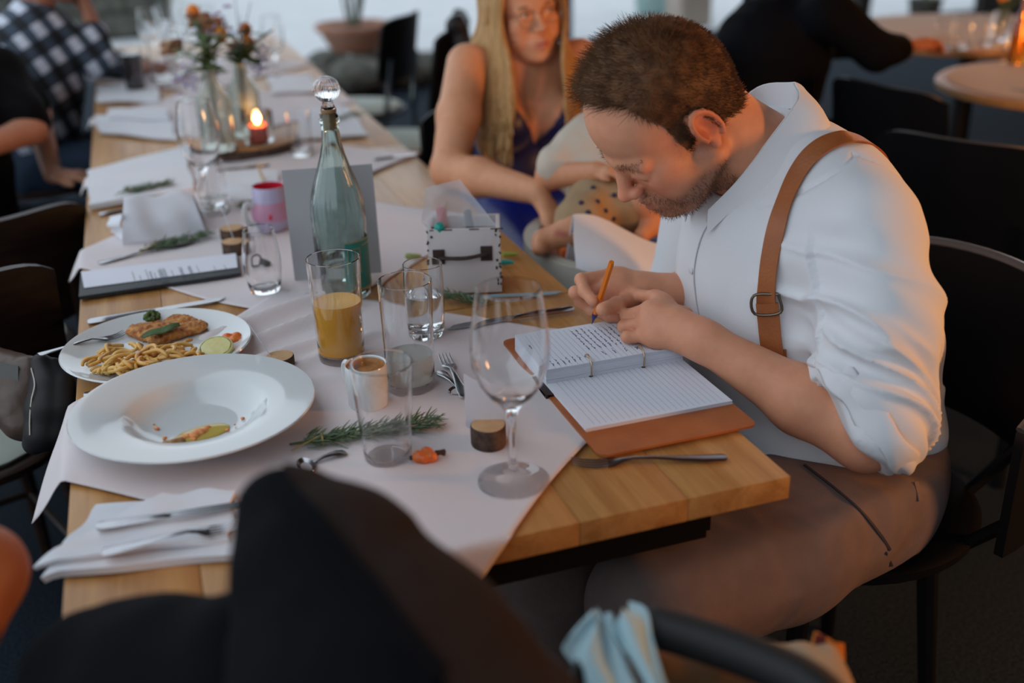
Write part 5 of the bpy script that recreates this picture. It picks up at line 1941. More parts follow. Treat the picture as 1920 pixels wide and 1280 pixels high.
# ------------------------------------------------------------------ woman with long blonde hair
WH = Frame((.247, 1.600, 1.101), ypr(-1.50, -.02, .14), .97)
WSK = (.70, .335, .185)
wSR, wSL = np.array([.100, 1.585, .990]), np.array([.395, 1.590, .985])
wER, wWR = np.array([-.018, 1.365, .797]), np.array([.100, 1.112, .796])
wEL, wWL = np.array([.455, 1.44, .745]), np.array([.300, 1.24, .715])
v = Vol((-.10, .96, .40), (.56, 1.86, 1.26), .004)
v.ell((.247, 1.62, .86), (.135, .095, .16), k=.05).ell((.247, 1.63, .66), (.15, .12, .13), k=.05)
v.cap(wSR + [.03, .01, -.005], wSL + [-.03, .01, -.005], .042, .042, .04)
for s in (-1, 1):
    v.ell((.247 + s * .068, 1.535, .850), (.062, .058, .062), k=.03)
v.cap((.247, 1.612, .96), WH.w(-.02, 0, -.045), .05, .047, .03)
v.cap(wSR, wSR + (wER - wSR) * .5, .050, .049, .02).cap(wSR + (wER - wSR) * .5, wER, .049, .040, .02)
v.cap(wER, wER + (wWR - wER) * .35, .041, .041, .02).cap(wER + (wWR - wER) * .35, wWR, .041, .026, .02)
autohand(v, wWR, (.30, -.62, -.72), (.45, -.70, .45), .93, -1, .35)
v.cap(wSL, wEL, .047, .038, .02).cap(wEL, wWL, .038, .025, .02)
autohand(v, wWL, (-.8, -.3, -.1), (0, -.5, .8), .93, 1, .4)
for s in (-1, 1):
    v.cap((.25 + s * .09, 1.60, .55), (.24 + s * .10, 1.16, .56), .085, .062, .03)
head(v, WH, fem=True, closed=False)
woman, wV, wQ, wN = soft('person', v, M_skin, it=1, col=lambda V, N: facecol(WH.loc(V), WSK, lips=(.42, .085, .085), flush=.35, ear=WSK),
                         label='seated person with long blonde hair and glasses in a blue dress, arm on the table', cat='person')
# dress
M_dress = mat('navy_satin', (.008, .010, .085), .4, sheen=.2, bump=(200, .1))
M_skirt = mat('navy_satin_lit', (.006, .022, .30), .38, bump=(120, .2))  # same dress as the top; brighter blue imitates light on the satin
dx = np.abs(wV[:, 0] - .250)
z_ = wV[:, 2]
front = wV[:, 1] < 1.60
armd = np.minimum(np.linalg.norm(wV - wSR, axis=1), 9)
def segd(V, a, b):
    t = np.clip((V - a) @ (b - a) / ((b - a) @ (b - a)), 0, 1)
    return np.linalg.norm(V - a - t[:, None] * (b - a), axis=1)
arms = (segd(wV, wSR + (wER - wSR) * .12, wER) < .075) | (segd(wV, wER, wWR) < .07) | (segd(wV, wSL + (wEL - wSL) * .12, wEL) < .07) | (segd(wV, wEL, wWL) < .06)
inV = front & (z_ > .800 + dx * 1.55)
halter = dx < np.interp(z_, [.84, .90, .97, 1.02], [.2, .115, .078, .06])
dm = (z_ < 1.01) & ~inV & (halter | (z_ < .84)) & (z_ > .5) & ~(arms & (dx > .13)) & ~(~front & (z_ > .93)) & (wV[:, 1] > 1.38)
submesh_shell('dress_top', wV, wQ, wN, dm, .004, M_dress, woman)
v = Vol((-.0, 1.0, .20), (.52, 1.80, .70), .006)
for s in (-1, 1):
    v.cap((.25 + s * .09, 1.60, .56), (.24 + s * .12, 1.13, .565), .115, .088, .06).cap((.24 + s * .12, 1.13, .55), (.24 + s * .12, 1.10, .25), .085, .09, .03)
v.cap((.24, 1.5, .56), (.24, 1.16, .54), .11, .09, .05)
v.ell((.247, 1.62, .62), (.165, .135, .12), k=.05)
soft('skirt', v, M_skirt, woman, disp=lambda V, N: .012 * (1 - np.abs(2 * vnoise(np.stack([V[:, 0] * 16, V[:, 1] * 3, V[:, 2] * 8], 1)) - 1) - .5))
# eyes, brows, glasses
for s in (-1, 1):
    ew = MB().sphere((0, 0, 0), .0122 * .97, 14, 10)
    c = WH.w(.0825, s * .0325, .0025)
    ew.v = [tuple(np.array(p) + c) for p in ew.v]
    e_ = ew.build('eyeball', M_eyew, woman, True)
    gz = (WH.M[0] * .9 + WH.M[1] * .5)
    gz /= np.linalg.norm(gz)
    MB().sphere(tuple(c + gz * .0066), .0066, 10, 8).build('iris', M_iris, e_, True)
    MB().tube([WH.w(.0965, s * .016, .0205), WH.w(.0965, s * .033, .0255), WH.w(.086, s * .049, .021)], [.0016, .0022, .001], 6).build('eyebrow', mat('blonde_brow', (.22, .12, .06), .7), woman, True)
    MB().tube([WH.w(.094, s * .018, .0075), WH.w(.0975, s * .033, .0105), WH.w(.088, s * .047, .006)], [.0012, .002, .0012], 6).build('upper_lid', mat('lid', (.30, .13, .08), .6), woman, True)
gl = MB()
for s in (-1, 1):
    gl.tube([tuple(WH.w(.112 - .006 * math.cos(a) * s * s, s * (.034 + .024 * math.cos(a)), -.001 + .021 * math.sin(a))) for a in [6.2832 * i / 20 for i in range(21)]], .0008, 6, cap=False)
    gl.tube([tuple(WH.w(.108, s * .058, .008)), tuple(WH.w(.0, s * .083, .012))], .0009, 5)
gl.tube([tuple(WH.w(.114, -.011, .004)), tuple(WH.w(.118, 0, .007)), tuple(WH.w(.114, .011, .004))], .0008, 5)
gl.build('eyeglasses', mat('thin_gold_wire', (.35, .25, .18), .3, 1.), woman, True)
# hair
M_blond = mat('blonde_hair', (.42, .225, .08), .5, spec=.25, var=(35, (.55, .34, .15)), bump=(220, .5), scale=(3, 3, .25))
wL = WH.loc(wV)
hx, hy, hz = wL[:, 0], np.abs(wL[:, 1]), wL[:, 2]
hmw = (np.abs(wL).max(1) < .16) & (hz > np.interp(hx, [-.12, -.05, .0, .04, .07, .1], [-.06, -.05, -.03, .03, .085, .12]))
submesh_shell('hair_cap', wV, wQ, wN, hmw, .012, M_blond, woman)
rs = np.random.RandomState(5)
lk = MB()
def lock(pts, r, seed):
    q = catmull(pts, 6)
    n = len(q)
    ph = rs.rand() * 6
    q = [p + .0035 * np.array([math.sin(i * .55 + ph), math.cos(i * .5 + ph), 0]) * (i / n) for i, p in enumerate(q)]
    lk.tube([tuple(p) for p in q], [(r * .8 * (1 - .75 * max(0, i / (n - 1) - .55) / .45), r * (1 - .7 * max(0, i / (n - 1) - .55) / .45)) for i in range(n)], 6)
for i in range(120):
    u = rs.rand()
    w = rs.rand()
    a = WH.w(.055 - .12 * w, -.004 - .02 * u, .128 - .03 * w * w)
    b = WH.w(.072 - .14 * w, -.060 - .014 * rs.rand() - .006 * u, .068)
    c = WH.w(.066 - .13 * w, -.084 - .012 * u, -.015)
    px = 956 - 82 * w + rs.uniform(-3, 3)
    d0 = 2.470 + .12 * w
    p1 = at(px, 118, d=d0 + .02)
    p2 = at(px + 6 - 4 * w, 205, d=d0 - .005 * w)
    yend = rs.uniform(235, 322) - 50 * max(0, w - .6)
    p3 = at(px * .55 + 428 + rs.uniform(-9, 9), yend, d=d0 - .05 + .03 * w)
    lock([a, b, c, p1, p2, p3], .0055 + .003 * rs.rand(), i)
for i in range(46):
    w = rs.rand()
    a = WH.w(.055 - .12 * w, .004 + .02 * rs.rand(), .128 - .03 * w * w)
    b = WH.w(.072 - .14 * w, .062 + .014 * rs.rand(), .068)
    c = WH.w(.060 - .13 * w, .084 + .012 * rs.rand(), -.02)
    px = 1056 + 24 * w + rs.uniform(-3, 3)
    p1 = at(px, 110, d=2.50 + .12 * w)
    p2 = at(px + 4, 170, d=2.50 + .10 * w)
    p3 = at(px + 8 + rs.uniform(-8, 8), rs.uniform(190, 245), d=2.48 + .10 * w)
    lock([a, b, c, p1, p2, p3], .005 + .003 * rs.rand(), i)
for i in range(70):
    t = rs.uniform(-1, 1)
    a = WH.w(-.03, t * .03, .125)
    b = WH.w(-.095 + .02 * t * t, t * .07, .05)
    c = WH.w(-.10 + .03 * t * t, t * .085, -.05)
    lock([a, b, c, c + [0, .015, -.1], c + [t * .02, .02, -.2 - .06 * rs.rand()]], .007, i)
lk.build('long_hair', M_blond, woman, True, smooth=True)

# ------------------------------------------------------------------ baby on her lap
BH = Frame(tuple(at(1150, 225, d=2.25)), ypr(-2.3, .3, 0), .74)
BSK = (.62, .28, .15)
bt_, bb_ = at(1125, 285, d=2.25), at(1145, 385, d=2.2)
bS = at(1075, 275, d=2.20)
bE, bW = at(1030, 330, d=2.22), at(1120, 322, d=2.12)
bH1, bK1, bA1 = at(1115, 390, d=2.15), at(1082, 428, d=2.06), at(1020, 452, d=2.08)
bK2, bA2 = at(1205, 375, d=2.10), at(1225, 420, d=2.12)
v = Vol(np.minimum.reduce([BH.c - .12, bA1 - .06, bA2 - .06]), np.maximum.reduce([BH.c + .12, bA1 + .06, bt_ + .12, bK2 + .08]), .004)
v.cap(bt_, bb_, .062, .072, .03).cap(bt_, BH.w(-.01, 0, -.05), .035, .035, .02)
v.cap(bS, bE, .030, .027, .015).cap(bE, bW, .028, .021, .015)
autohand(v, bW, bW - bE, (0, -.4, 1), .5, 1, .6)
v.cap(bH1, bK1, .040, .030, .02).cap(bK1, bA1, .030, .022, .02).cap(bA1, bA1 + (bA1 - bK1) * .15 + [-.01, -.03, 0], .022, .016, .012)
v.cap(bb_, bK2, .040, .030, .02).cap(bK2, bA2, .030, .022, .02).cap(bA2, bA2 + [-.04, -.03, -.01], .022, .016, .012)
head(v, BH, fem=True)
baby, bV, bQ, bN = soft('person', v, M_skin, it=1, col=lambda V, N: facecol(BH.loc(V), BSK, flush=.4, ear=BSK), label='small child in a cream shirt and beige shorts held on the lap', cat='person')
v = Vol(bt_ - .17, bt_ + .17, .005)
v.cap(bt_ + [0, 0, .01], bb_ + (bt_ - bb_) * .35, .082, .086, .03).cap(bS + (bt_ - bS) * .3, bS + (bE - bS) * .62, .050, .048, .03)
soft('shirt', v, mat('cream_cotton', (.56, .47, .38), .85, bump=(300, .3)), baby, disp=lambda V, N: .006 * (vnoise(V * 38) - .5))
v = Vol(np.minimum(bb_, bK1) - .14, np.maximum(bb_, bK2) + .14, .005)
v.cap(bb_ + (bt_ - bb_) * .3, bb_, .082, .086, .03).cap(bH1, bH1 + (bK1 - bH1) * .75, .060, .055, .03).cap(bb_, bb_ + (bK2 - bb_) * .7, .058, .054, .03)
sh_, shV, shQ, _ = soft('shorts', v, mat('beige_cotton', (.36, .24, .13), .85, bump=(300, .3)), baby, disp=lambda V, N: .008 * (vnoise(V * 30) - .5))
stx = bvh(shV, shQ)
pm = MB()
for px, py in [(1112, 352), (1120, 378), (1103, 398), (1150, 410), (1152, 366), (1090, 380), (1135, 395)]:
    p, n = hit(stx, px, py)
    if p is not None:
        pm.sphere(tuple(p), (.006, .006, .005), 8, 6)
pm.build('printed_dots', mat('navy_print', (.03, .03, .07), .8), sh_, True)
hmb = np.abs(BH.loc(bV)).max(1) < .16
bl = BH.loc(bV)
submesh_shell('hair_cap', bV, bQ, bN, hmb & (bl[:, 2] > np.interp(bl[:, 0], [-.1, 0, .05, .1], [-.03, .02, .08, .12])), .004, mat('baby_hair', (.30, .18, .08), .6), baby)


# ------------------------------------------------------------------ background sitters
def sitter(label, pel, chest, neck, hd, arms_, knees, top_m, leg_m, skin=(.45, .21, .13), hairc=(.05, .03, .02), h=.007, sleeve=(1., 1.), tr=.15, handside=(1, -1), topdisp=.01, headk=1.0, seated=True):
    """arms_: [(shoulder, elbow, wrist, finger dir)]; knees: [(hip, knee, ankle)]"""
    pel, chest, neck = map(np.array, (pel, chest, neck))
    F = Frame(hd[0], ypr(*hd[1]), headk)
    allp = np.array([pel, chest, neck, F.c] + [np.array(p) for a in arms_ for p in a[:3]] + [np.array(p) for k in knees for p in k])
    lo, hi = allp.min(0) - .22, allp.max(0) + .22
    lo[2] = max(lo[2], .005)
    v = Vol(lo, hi, h)
    v.cap(pel, chest, tr * .85, tr * .85, .05).cap(chest, neck, .10, .05, .05).cap(neck, F.w(-.02, 0, -.04), .052, .05, .02)
    for (s, e, w, dr) in arms_:
        s, e, w = map(np.array, (s, e, w))
        v.cap(chest + (neck - chest) * .5, s, .06, .05, .03).cap(s, e, .046, .038, .02).cap(e, w, .040, .026, .02)
        autohand(v, w, dr, (0, .2, 1), 1., 1, .5)
    for (hp, kn, an) in knees:
        v.cap(hp, kn, .075, .055, .03).cap(kn, an, .05, .036, .02)
        an = np.array(an)
        fdn = np.array(kn) - np.array(hp)
        fdn[2] = 0
        fdn /= np.linalg.norm(fdn) + 1e-6
        v.cap(an + [0, 0, -.02], an + fdn * .13 + [0, 0, -.04], .036, .03, .02)
    head(v, F)
    body, V, Q, N = soft('person', v, M_skin, it=1, col=lambda V, N: facecol(F.loc(V), skin, flush=.3), label=label, cat='person')
    tv_ = Vol(lo, hi, h)
    tv_.cap(pel + [0, 0, .02], chest, tr * 1.06, tr * 1.1, .05).cap(chest, chest + (neck - chest) * .75, tr * .8, .075, .05)
    for (s, e, w, dr), sl in zip(arms_, sleeve):
        s, e, w = map(np.array, (s, e, w))
        tv_.cap(chest + (neck - chest) * .45, s, .075, .066, .04)
        if sl <= 1:
            tv_.cap(s, s + (e - s) * sl, .066, .062, .03)
        else:
            tv_.cap(s, e, .066, .058, .03).cap(e, e + (w - e) * (sl - 1), .056, .046, .02)
    topo, V2, Q2, _ = soft('top_garment', tv_, top_m, body, disp=lambda V, N: topdisp * (1 - np.abs(2 * vnoise(np.stack([V[:, 0] * 12 + V[:, 2] * 9, V[:, 1] * 10, V[:, 2] * 12], 1)) - 1) - .5))
    lv = Vol(lo, hi, h)
    lv.ell(pel - [0, 0, .02], (tr * 1.1, tr * 1.15, .11), k=.04)
    for (hp, kn, an) in knees:
        kn, an = np.array(kn), np.array(an)
        lv.cap(hp, kn, .095, .072, .04).cap(kn, kn + (an - kn) * .95, .07, .055, .03)
    soft('trousers', lv, leg_m, body, disp=lambda V, N: .006 * (vnoise(V * 22) - .5))
    L = F.loc(V)
    hm_ = (np.abs(L).max(1) < .17 * headk) & (L[:, 2] > np.interp(L[:, 0], [-.12, -.05, -.01, .03, .06, .1], [-.05, -.03, .03, .03, .085, .11])) & (np.abs(L[:, 1]) < .084)
    submesh_shell('hair_cap', V, Q, N, hm_, .012, mat('hair_%d' % int(hairc[0] * 1000), hairc, .6, bump=(200, .6)), body)
    return body, topo


# plaid: woven checks, dark blue, black and white
mp_ = bpy.data.materials.new('plaid_flannel')
mp_.use_nodes = True
nt = mp_.node_tree
b = nt.nodes['Principled BSDF']
b.inputs['Roughness'].default_value = .85
tc = nt.nodes.new('ShaderNodeTexCoord')
rt = nt.nodes.new('ShaderNodeMapping')
rt.inputs['Rotation'].default_value = (.15, .5, .55)
rt.inputs['Scale'].default_value = (10.5, 10.5, 10.5)
nt.links.new(tc.outputs['Object'], rt.inputs['Vector'])
sx = nt.nodes.new('ShaderNodeSeparateXYZ')
nt.links.new(rt.outputs[0], sx.inputs[0])
def stripe(out):
    fr = nt.nodes.new('ShaderNodeMath')
    fr.operation = 'FRACT'
    nt.links.new(out, fr.inputs[0])
    gt = nt.nodes.new('ShaderNodeMath')
    gt.operation = 'GREATER_THAN'
    gt.inputs[1].default_value = .5
    nt.links.new(fr.outputs[0], gt.inputs[0])
    return gt.outputs[0]
ad = nt.nodes.new('ShaderNodeMath')
ad.operation = 'ADD'
yz = nt.nodes.new('ShaderNodeMath')
yz.operation = 'ADD'
nt.links.new(sx.outputs['X'], yz.inputs[0])
nt.links.new(sx.outputs['Y'], yz.inputs[1])
nt.links.new(stripe(yz.outputs[0]), ad.inputs[0])
nt.links.new(stripe(sx.outputs['Z']), ad.inputs[1])
rp_ = nt.nodes.new('ShaderNodeValToRGB')
rp_.color_ramp.interpolation = 'CONSTANT'
rp_.color_ramp.elements[0].color = (.006, .007, .010, 1)
rp_.color_ramp.elements[1].position = .34
rp_.color_ramp.elements[1].color = (.045, .065, .095, 1)
e3 = rp_.color_ramp.elements.new(.75)
e3.color = (.58, .61, .70, 1)
dv_ = nt.nodes.new('ShaderNodeMath')
dv_.operation = 'MULTIPLY'
dv_.inputs[1].default_value = .5
nt.links.new(ad.outputs[0], dv_.inputs[0])
nt.links.new(dv_.outputs[0], rp_.inputs[0])
nt.links.new(rp_.outputs[0], b.inputs['Base Color'])

M_jean = mat('dark_denim', (.012, .028, .055), .85, bump=(400, .3))
M_blackc = mat('black_cotton', (.004, .004, .005), .9, spec=.1, bump=(300, .2))
M_navyj = mat('black_blazer', (.0035, .004, .006), .85, spec=.1, bump=(300, .2))
sitter('person in a black and white plaid shirt, hand at face, by the stout glass', (-1.06, 3.16, .56), (-1.0, 3.13, .84), (-.93, 3.12, 1.06), ((-.87, 3.12, 1.19), (-.2, .45, 0)),
       [(at(70, 55, d=3.55), at(186, 112, d=3.64), at(168, 28, d=3.62), (-.25, .1, 1)), ((-.98, 3.36, 1.02), (-.78, 3.42, .80), (-.62, 3.25, .80), (1, -.5, 0))],
       [((-1.06, 3.05, .50), (-.62, 3.05, .52), (-.60, 3.05, .09)), ((-1.06, 3.28, .50), (-.62, 3.28, .52), (-.60, 3.28, .09))], mp_, M_jean, sleeve=(1.55, 1.8), tr=.165, skin=(.42, .18, .11))
sitter('seated person in a black T-shirt and dark jeans beside the plaid shirt', (-1.20, 2.24, .56), (-1.18, 2.26, .84), (-1.20, 2.28, 1.05), ((-1.19, 2.28, 1.18), (-.1, .1, 0)),
       [(at(-5, 135, d=2.95), at(58, 242, d=2.86), at(-50, 285, d=2.72), (-1, -.5, -.2)), ((-1.08, 2.48, .99), (-.95, 2.5, .80), (-.92, 2.3, .66), (1, -.6, 0))],
       [((-1.2, 2.14, .49), (-.80, 2.12, .50), (-.78, 2.12, .09)), ((-1.2, 2.36, .49), (-.80, 2.36, .50), (-.78, 2.36, .09))], M_blackc, M_jean, sleeve=(.85, .85), tr=.165)
sitter('person in a black jacket leaning over the round table behind', (1.22, 2.12, .58), (1.27, 2.10, .86), (1.40, 2.08, 1.07), ((1.52, 2.08, 1.19), (-.1, .5, 0)),
       [((1.33, 1.90, 1.0), (1.47, 1.84, .89), (1.61, 1.90, .885), (1, .1, .1)), ((1.36, 2.30, 1.0), (1.55, 2.35, .84), (1.75, 2.25, .84), (1, -.3, 0))],
       [((1.22, 2.02, .50), (1.62, 2.0, .52), (1.62, 2.0, .09)), ((1.22, 2.24, .50), (1.62, 2.25, .52), (1.62, 2.25, .09))], M_navyj, M_blackc, sleeve=(1.78, 1.8), tr=.17, skin=(.50, .17, .075))
# ================================================================== chairs and background
M_dwood = mat('dark_stained_wood', (.018, .009, .007), .35, spec=.35, var=(14, (.035, .019, .013)), scale=(1, 1, 6))
M_blackp = mat('black_lacquer', (.004, .004, .005), .45, spec=.2)
M_chrome = mat('chrome', (.55, .58, .6), .12, 1.)
M_palepad = mat('pale_green_pad', (.42, .46, .40), .7, bump=(200, .2))
M_creamp = mat('cream_pad', (.55, .52, .45), .6, bump=(200, .15))


def wood_chair(label, loc, rz, m=None, pad=None, group=None, legm=None, backz=(.56, .84), w=.43, curve=.05):
    """faces +X locally; origin on the floor under the seat"""
    m = m or M_dwood
    c = thing('dining_chair', label, 'chair', loc, rz, group)
    o = MB().lathe([(0, .425), (.19, .425), (.212, .430), (.215, .445), (.205, .452), (0, .45)], 28, ribs=lambda a, z: .06 * math.cos(4 * a + math.pi)).build('seat', m, c)
    if pad:
        MB().lathe([(0, .452), (.19, .453), (.197, .462), (.18, .472), (0, .474)], 28, ribs=lambda a, z: .05 * math.cos(4 * a + math.pi)).build('seat_pad', pad, c)
    def bk(u, v_):
        y = (u - .5) * w
        z = backz[0] + (backz[1] - backz[0]) * v_
        edge = 1 - abs(2 * u - 1) ** 6
        z = z - (1 - edge) * .03 * (1 if v_ > .5 else -.6)
        return (-.20 - .05 * (z - .5) / .35 - curve * (1 - (2 * u - 1) ** 2) + .02, y, z)
    MB().grid(bk, 20, 10, .014).build('backrest', m, c, smooth=60)
    lm = legm or m
    for s in (-1, 1):
        MB().tube([(-.235, s * w * .36, backz[0] + .1), (-.205, s * w * .40, .45), (-.20, s * .185, .25), (-.225, s * .19, 0)], [(.012, .016)] * 4, 8).build('post', lm, c)
        MB().tube([(.16, s * .16, .43), (.175, s * .175, .2), (.185, s * .18, 0)], [.017, .015, .012], 8).build('leg', lm, c)
    MB().tube([(.17, -.17, .2), (.17, .17, .2)], .008, 6).tube([(-.2, -.185, .22), (.17, -.172, .2)], .008, 6).tube([(-.2, .185, .22), (.17, .172, .2)], .008, 6).build('stretcher', lm, c)
    return c


def aim(x, y):
    return math.atan2(y, x)


GR = 'dark bentwood chairs along the left side'
wood_chair('dark brown curved-back chair beside the schnitzel plate', (-1.115, 1.10, 0), aim(-.33, .94), group=GR, pad=M_palepad)
wood_chair('dark brown curved-back chair beside the menu', (-1.10, 1.60, 0), aim(-.50, .86), group=GR, pad=M_palepad, backz=(.53, .795))
wood_chair('dark chair under the person in the black T-shirt', (-1.20, 2.25, 0), 0, group=GR)
wood_chair('dark chair under the person in the plaid shirt', (-1.06, 3.16, 0), 0, group=GR)
wood_chair('dark chair under the person with blonde hair', (.25, 1.60, 0), -math.pi / 2, M_blackp)
GB = 'black chairs with chrome legs along the far right side'
wood_chair('black chair with chrome legs and pale pad, nothing hanging on it', (.27, 3.91, 0), aim(-.82, .57), M_blackp, M_palepad, GB, M_chrome, (.60, .87))
wood_chair('black chair with chrome legs and a bag slung on its back', (.275, 3.165, 0), aim(-.85, .5), M_blackp, M_palepad, GB, M_chrome, (.60, .90))
v = Vol((.25, 2.78, .50), (.75, 3.35, 1.02), .007)
v.cap((.47, 2.92, .915), (.53, 3.08, .925), .035, .03, .02).cap((.50, 3.0, .90), (.54, 2.98, .62), .03, .05, .03).cap((.47, 2.93, .9), (.49, 2.88, .66), .03, .045, .03)
soft('hanging_bag', v, mat('black_fabric', (.012, .012, .014), .5), disp=lambda V, N: .02 * (vnoise(V * 26) - .5), label='crumpled black bag slung over the back of a black chair', cat='bag')

# the writing person's chair: black round back
mc = thing('round_back_chair', 'black round-backed chair under the person writing', 'chair', (.33, .36, 0))
MB().lathe([(0, .425), (.21, .425), (.235, .432), (.238, .448), (.225, .455), (0, .455)], 40).build('seat', M_blackp, mc)
MB().grid(lambda u, w: (.33 * math.cos(math.radians(-78 + 156 * u)), .02 + .33 * math.sin(math.radians(-78 + 156 * u)), .50 + (.295 - .10 * abs(2 * u - 1) ** 3) * w), 30, 8, .014).build('backrest', M_blackp, mc, smooth=60)
MB().tube([(.33 * math.cos(math.radians(-78 + 156 * u / 30)), .02 + .33 * math.sin(math.radians(-78 + 156 * u / 30)), .80 - .10 * abs(u / 15 - 1) ** 3) for u in range(31)], .008, 8).build('back_rim', mat('grey_rim_edge', (.10, .09, .085), .25), mc)  # rim tube in a paler grey than the black back
for a in (-60, -20, 20, 60):
    a = math.radians(a)
    MB().tube([(.225 * math.cos(a), .225 * math.sin(a), .44), (.33 * math.cos(a), .02 + .33 * math.sin(a), .53)], .011, 8).build('spindle', M_blackp, mc)
for a in (45, 135, 225, 315):
    a = math.radians(a)
    MB().tube([(.16 * math.cos(a), .16 * math.sin(a), .43), (.21 * math.cos(a), .21 * math.sin(a), 0)], [.018, .013], 8).build('leg', M_blackp, mc)

# cream tub chair with a white cloth over it
cc_ = thing('tub_chair', 'cream tub chair pushed against the table between the two seated persons', 'chair', (.30, .98, 0))
MB().lathe([(0, .38), (.20, .38), (.215, .39), (.215, .44), (.20, .455), (0, .46)], 32).build('seat', M_creamp, cc_)
MB().grid(lambda u, w: (.25 * math.cos(math.radians(130 + 210 * u)), .25 * math.sin(math.radians(130 + 210 * u)), .36 + .36 * w), 30, 8, .028).build('tub_back', M_creamp, cc_, smooth=60)
for a in (45, 135, 225, 315):
    a = math.radians(a)
    MB().tube([(.15 * math.cos(a), .15 * math.sin(a), .39), (.19 * math.cos(a), .19 * math.sin(a), 0)], [.018, .013], 8).build('leg', M_blackp, cc_)
Aq = [at(1076, 412, d=2.0), at(1200, 425, d=2.05), at(1290, 470, d=2.05)]
Bq = [at(1078, 500, d=1.92), at(1180, 535, d=1.93), at(1290, 560, d=1.93)]
def drape(u, w):
    a = Aq[0] * (1 - u) ** 2 + 2 * Aq[1] * u * (1 - u) + Aq[2] * u * u
    b = Bq[0] * (1 - u) ** 2 + 2 * Bq[1] * u * (1 - u) + Bq[2] * u * u
    p = a * (1 - w) + b * w
    return p + np.array([-.010 * math.sin(3.1 * w) * (1 - u), -.03 * math.sin(math.pi * w) + .008 * math.sin(8 * u + 4 * w), .012 * math.sin(6 * u + 1) * (1 - w)])
wc = MB().grid(drape, 26, 18, .002)
wc.grid(lambda u, w: (lambda p: p + np.array([0, .05 * w, -.13 * w]))(np.array(drape(u, 0)) + np.array([0, .004, -.002])), 26, 8, .002)
wc.build('white_cloth', M_napkin, smooth=60, label='white cloth draped over the cream tub chair', cat='cloth')

# ------------------------------------------------------------------ right-hand tables
M_warmcl = mat('pale_tablecloth', (.58, .47, .38), .85, bump=(300, .2))
def round_table(label, c, r):
    t = thing('round_table', label, 'table', (c[0], c[1], 0), 0, 'round tables behind')
    MB().lathe([(0, .715), (r - .01, .715), (r, .72), (r, .738), (r - .006, .744), (0, .744)], 48).build('table_top', M_oak, t)
    MB().lathe([(0, 0), (.25, 0), (.26, .012), (.05, .03), (.04, .7), (0, .71)], 24).build('pedestal', M_steel, t)
    MB().lathe([(0, .7455), (r * .92, .7455), (r * .925, .747), (0, .7475)], 48).build('cloth', M_warmcl, t)
    return t
round_table('round table where the person in the black jacket leans', (2.78, 2.92), .60)
round_table('small round table before a black chair, behind the person writing', (2.24, 1.80), .44)
RT = .749
for (px, py, lb) in [(1765, 95, 'tumbler by the hand of the person in the black jacket'), (1805, 90, 'tumbler in the middle of the round table behind'), (1850, 85, 'tumbler beside the amber bottle on the round table behind')]:
    q = T(px, py, RT)
    highball('tumbler', lb, (q[0], q[1], RT), .03, .033, .12, base=.012, n=24)
q = T(1905, 118, RT)
ab = thing('amber_bottle', 'amber bottle on the small round table behind', 'bottle', (q[0], q[1], RT))
MB().lathe([(0, 0), (.03, 0), (.032, .005), (.032, .13), (.012, .18), (.011, .23), (.014, .232), (.014, .24), (0, .24)], 24).build('glass_body', mat('amber_glass', (.75, .25, .02), .05, trans=.8), ab)
q = T(1893, 92, RT)
tl = thing('tea_light', 'small lit tea light on the small round table behind', 'candle', (q[0], q[1], RT))
MB().lathe([(0, 0), (.022, 0), (.026, .05), (.024, .05), (.020, .004), (0, .004)], 20).build('glass_holder', M_glass, tl)
MB().lathe([(0, .005), (.017, .005), (.017, .02), (0, .02)], 16).build('wax', mat('cream_wax', (.7, .5, .3), .5), tl)
MB().lathe([(0, .022), (.005, .028), (.004, .036), (0, .047)], 10).build('flame', M_flame, tl)
lamp('candle_light', (q[0], q[1], RT + .06), (1, .45, .12), .5, .01)
for (qx, qy, w, lb) in [(2.02, 1.72, .16, 'folded pale napkin on the small round table behind'), (2.42, 2.80, .2, 'folded pale napkin on the round table near the person in black')]:
    q = (qx, qy)
    MB().grid(lambda u, w_: (q[0] + (u - .5) * w, q[1] + (w_ - .5) * w * .7, RT + .005 + .003 * math.sin(7 * u + 5 * w_)), 10, 10, .006).build('flat_napkin', M_warmcl, smooth=60, label=lb, cat='napkin')
q = T(1872, 75, RT)
pv = thing('flower_jar', 'jar of small pale and orange flowers on the round table behind', 'vase', (q[0], q[1], RT))
MB().lathe([(0, 0), (.035, 0), (.037, .01), (.037, .09), (.03, .11), (.028, .11), (.034, .09), (.034, .008), (0, .006)], 20).build('jar_glass', M_glass, pv)
rg = random.Random(9)
st, blm = MB(), []
for k in range(9):
    e = (rg.uniform(-.07, .07), rg.uniform(-.07, .07), rg.uniform(.16, .26))
    st.tube([(0, 0, .02), (e[0] * .3, e[1] * .3, .12), e], .002, 5)
    MB().sphere(e, .016, 8, 6).build('bloom', M_orfl if k % 2 else mat('pale_bloom', (.6, .5, .4), .7), pv)
st.build('stems', M_stem, pv)
GD = 'black chairs around the round tables'
wood_chair('black chair drawn up to the small round table', (1.58, 1.66, 0), aim(1, .15), M_blackp, None, GD)
wood_chair('black chair under the person in the black jacket', (1.22, 2.12, 0), aim(1, 0), M_blackp, None, GD, M_chrome)
wood_chair('black chair standing between the round-backed chair and the small round table', (1.30, 1.10, 0), aim(1, .5), M_blackp, None, GD)
wood_chair('black chair on the far side of the small round table', (2.72, 1.35, 0), aim(-.7, .7), M_blackp, None, GD)
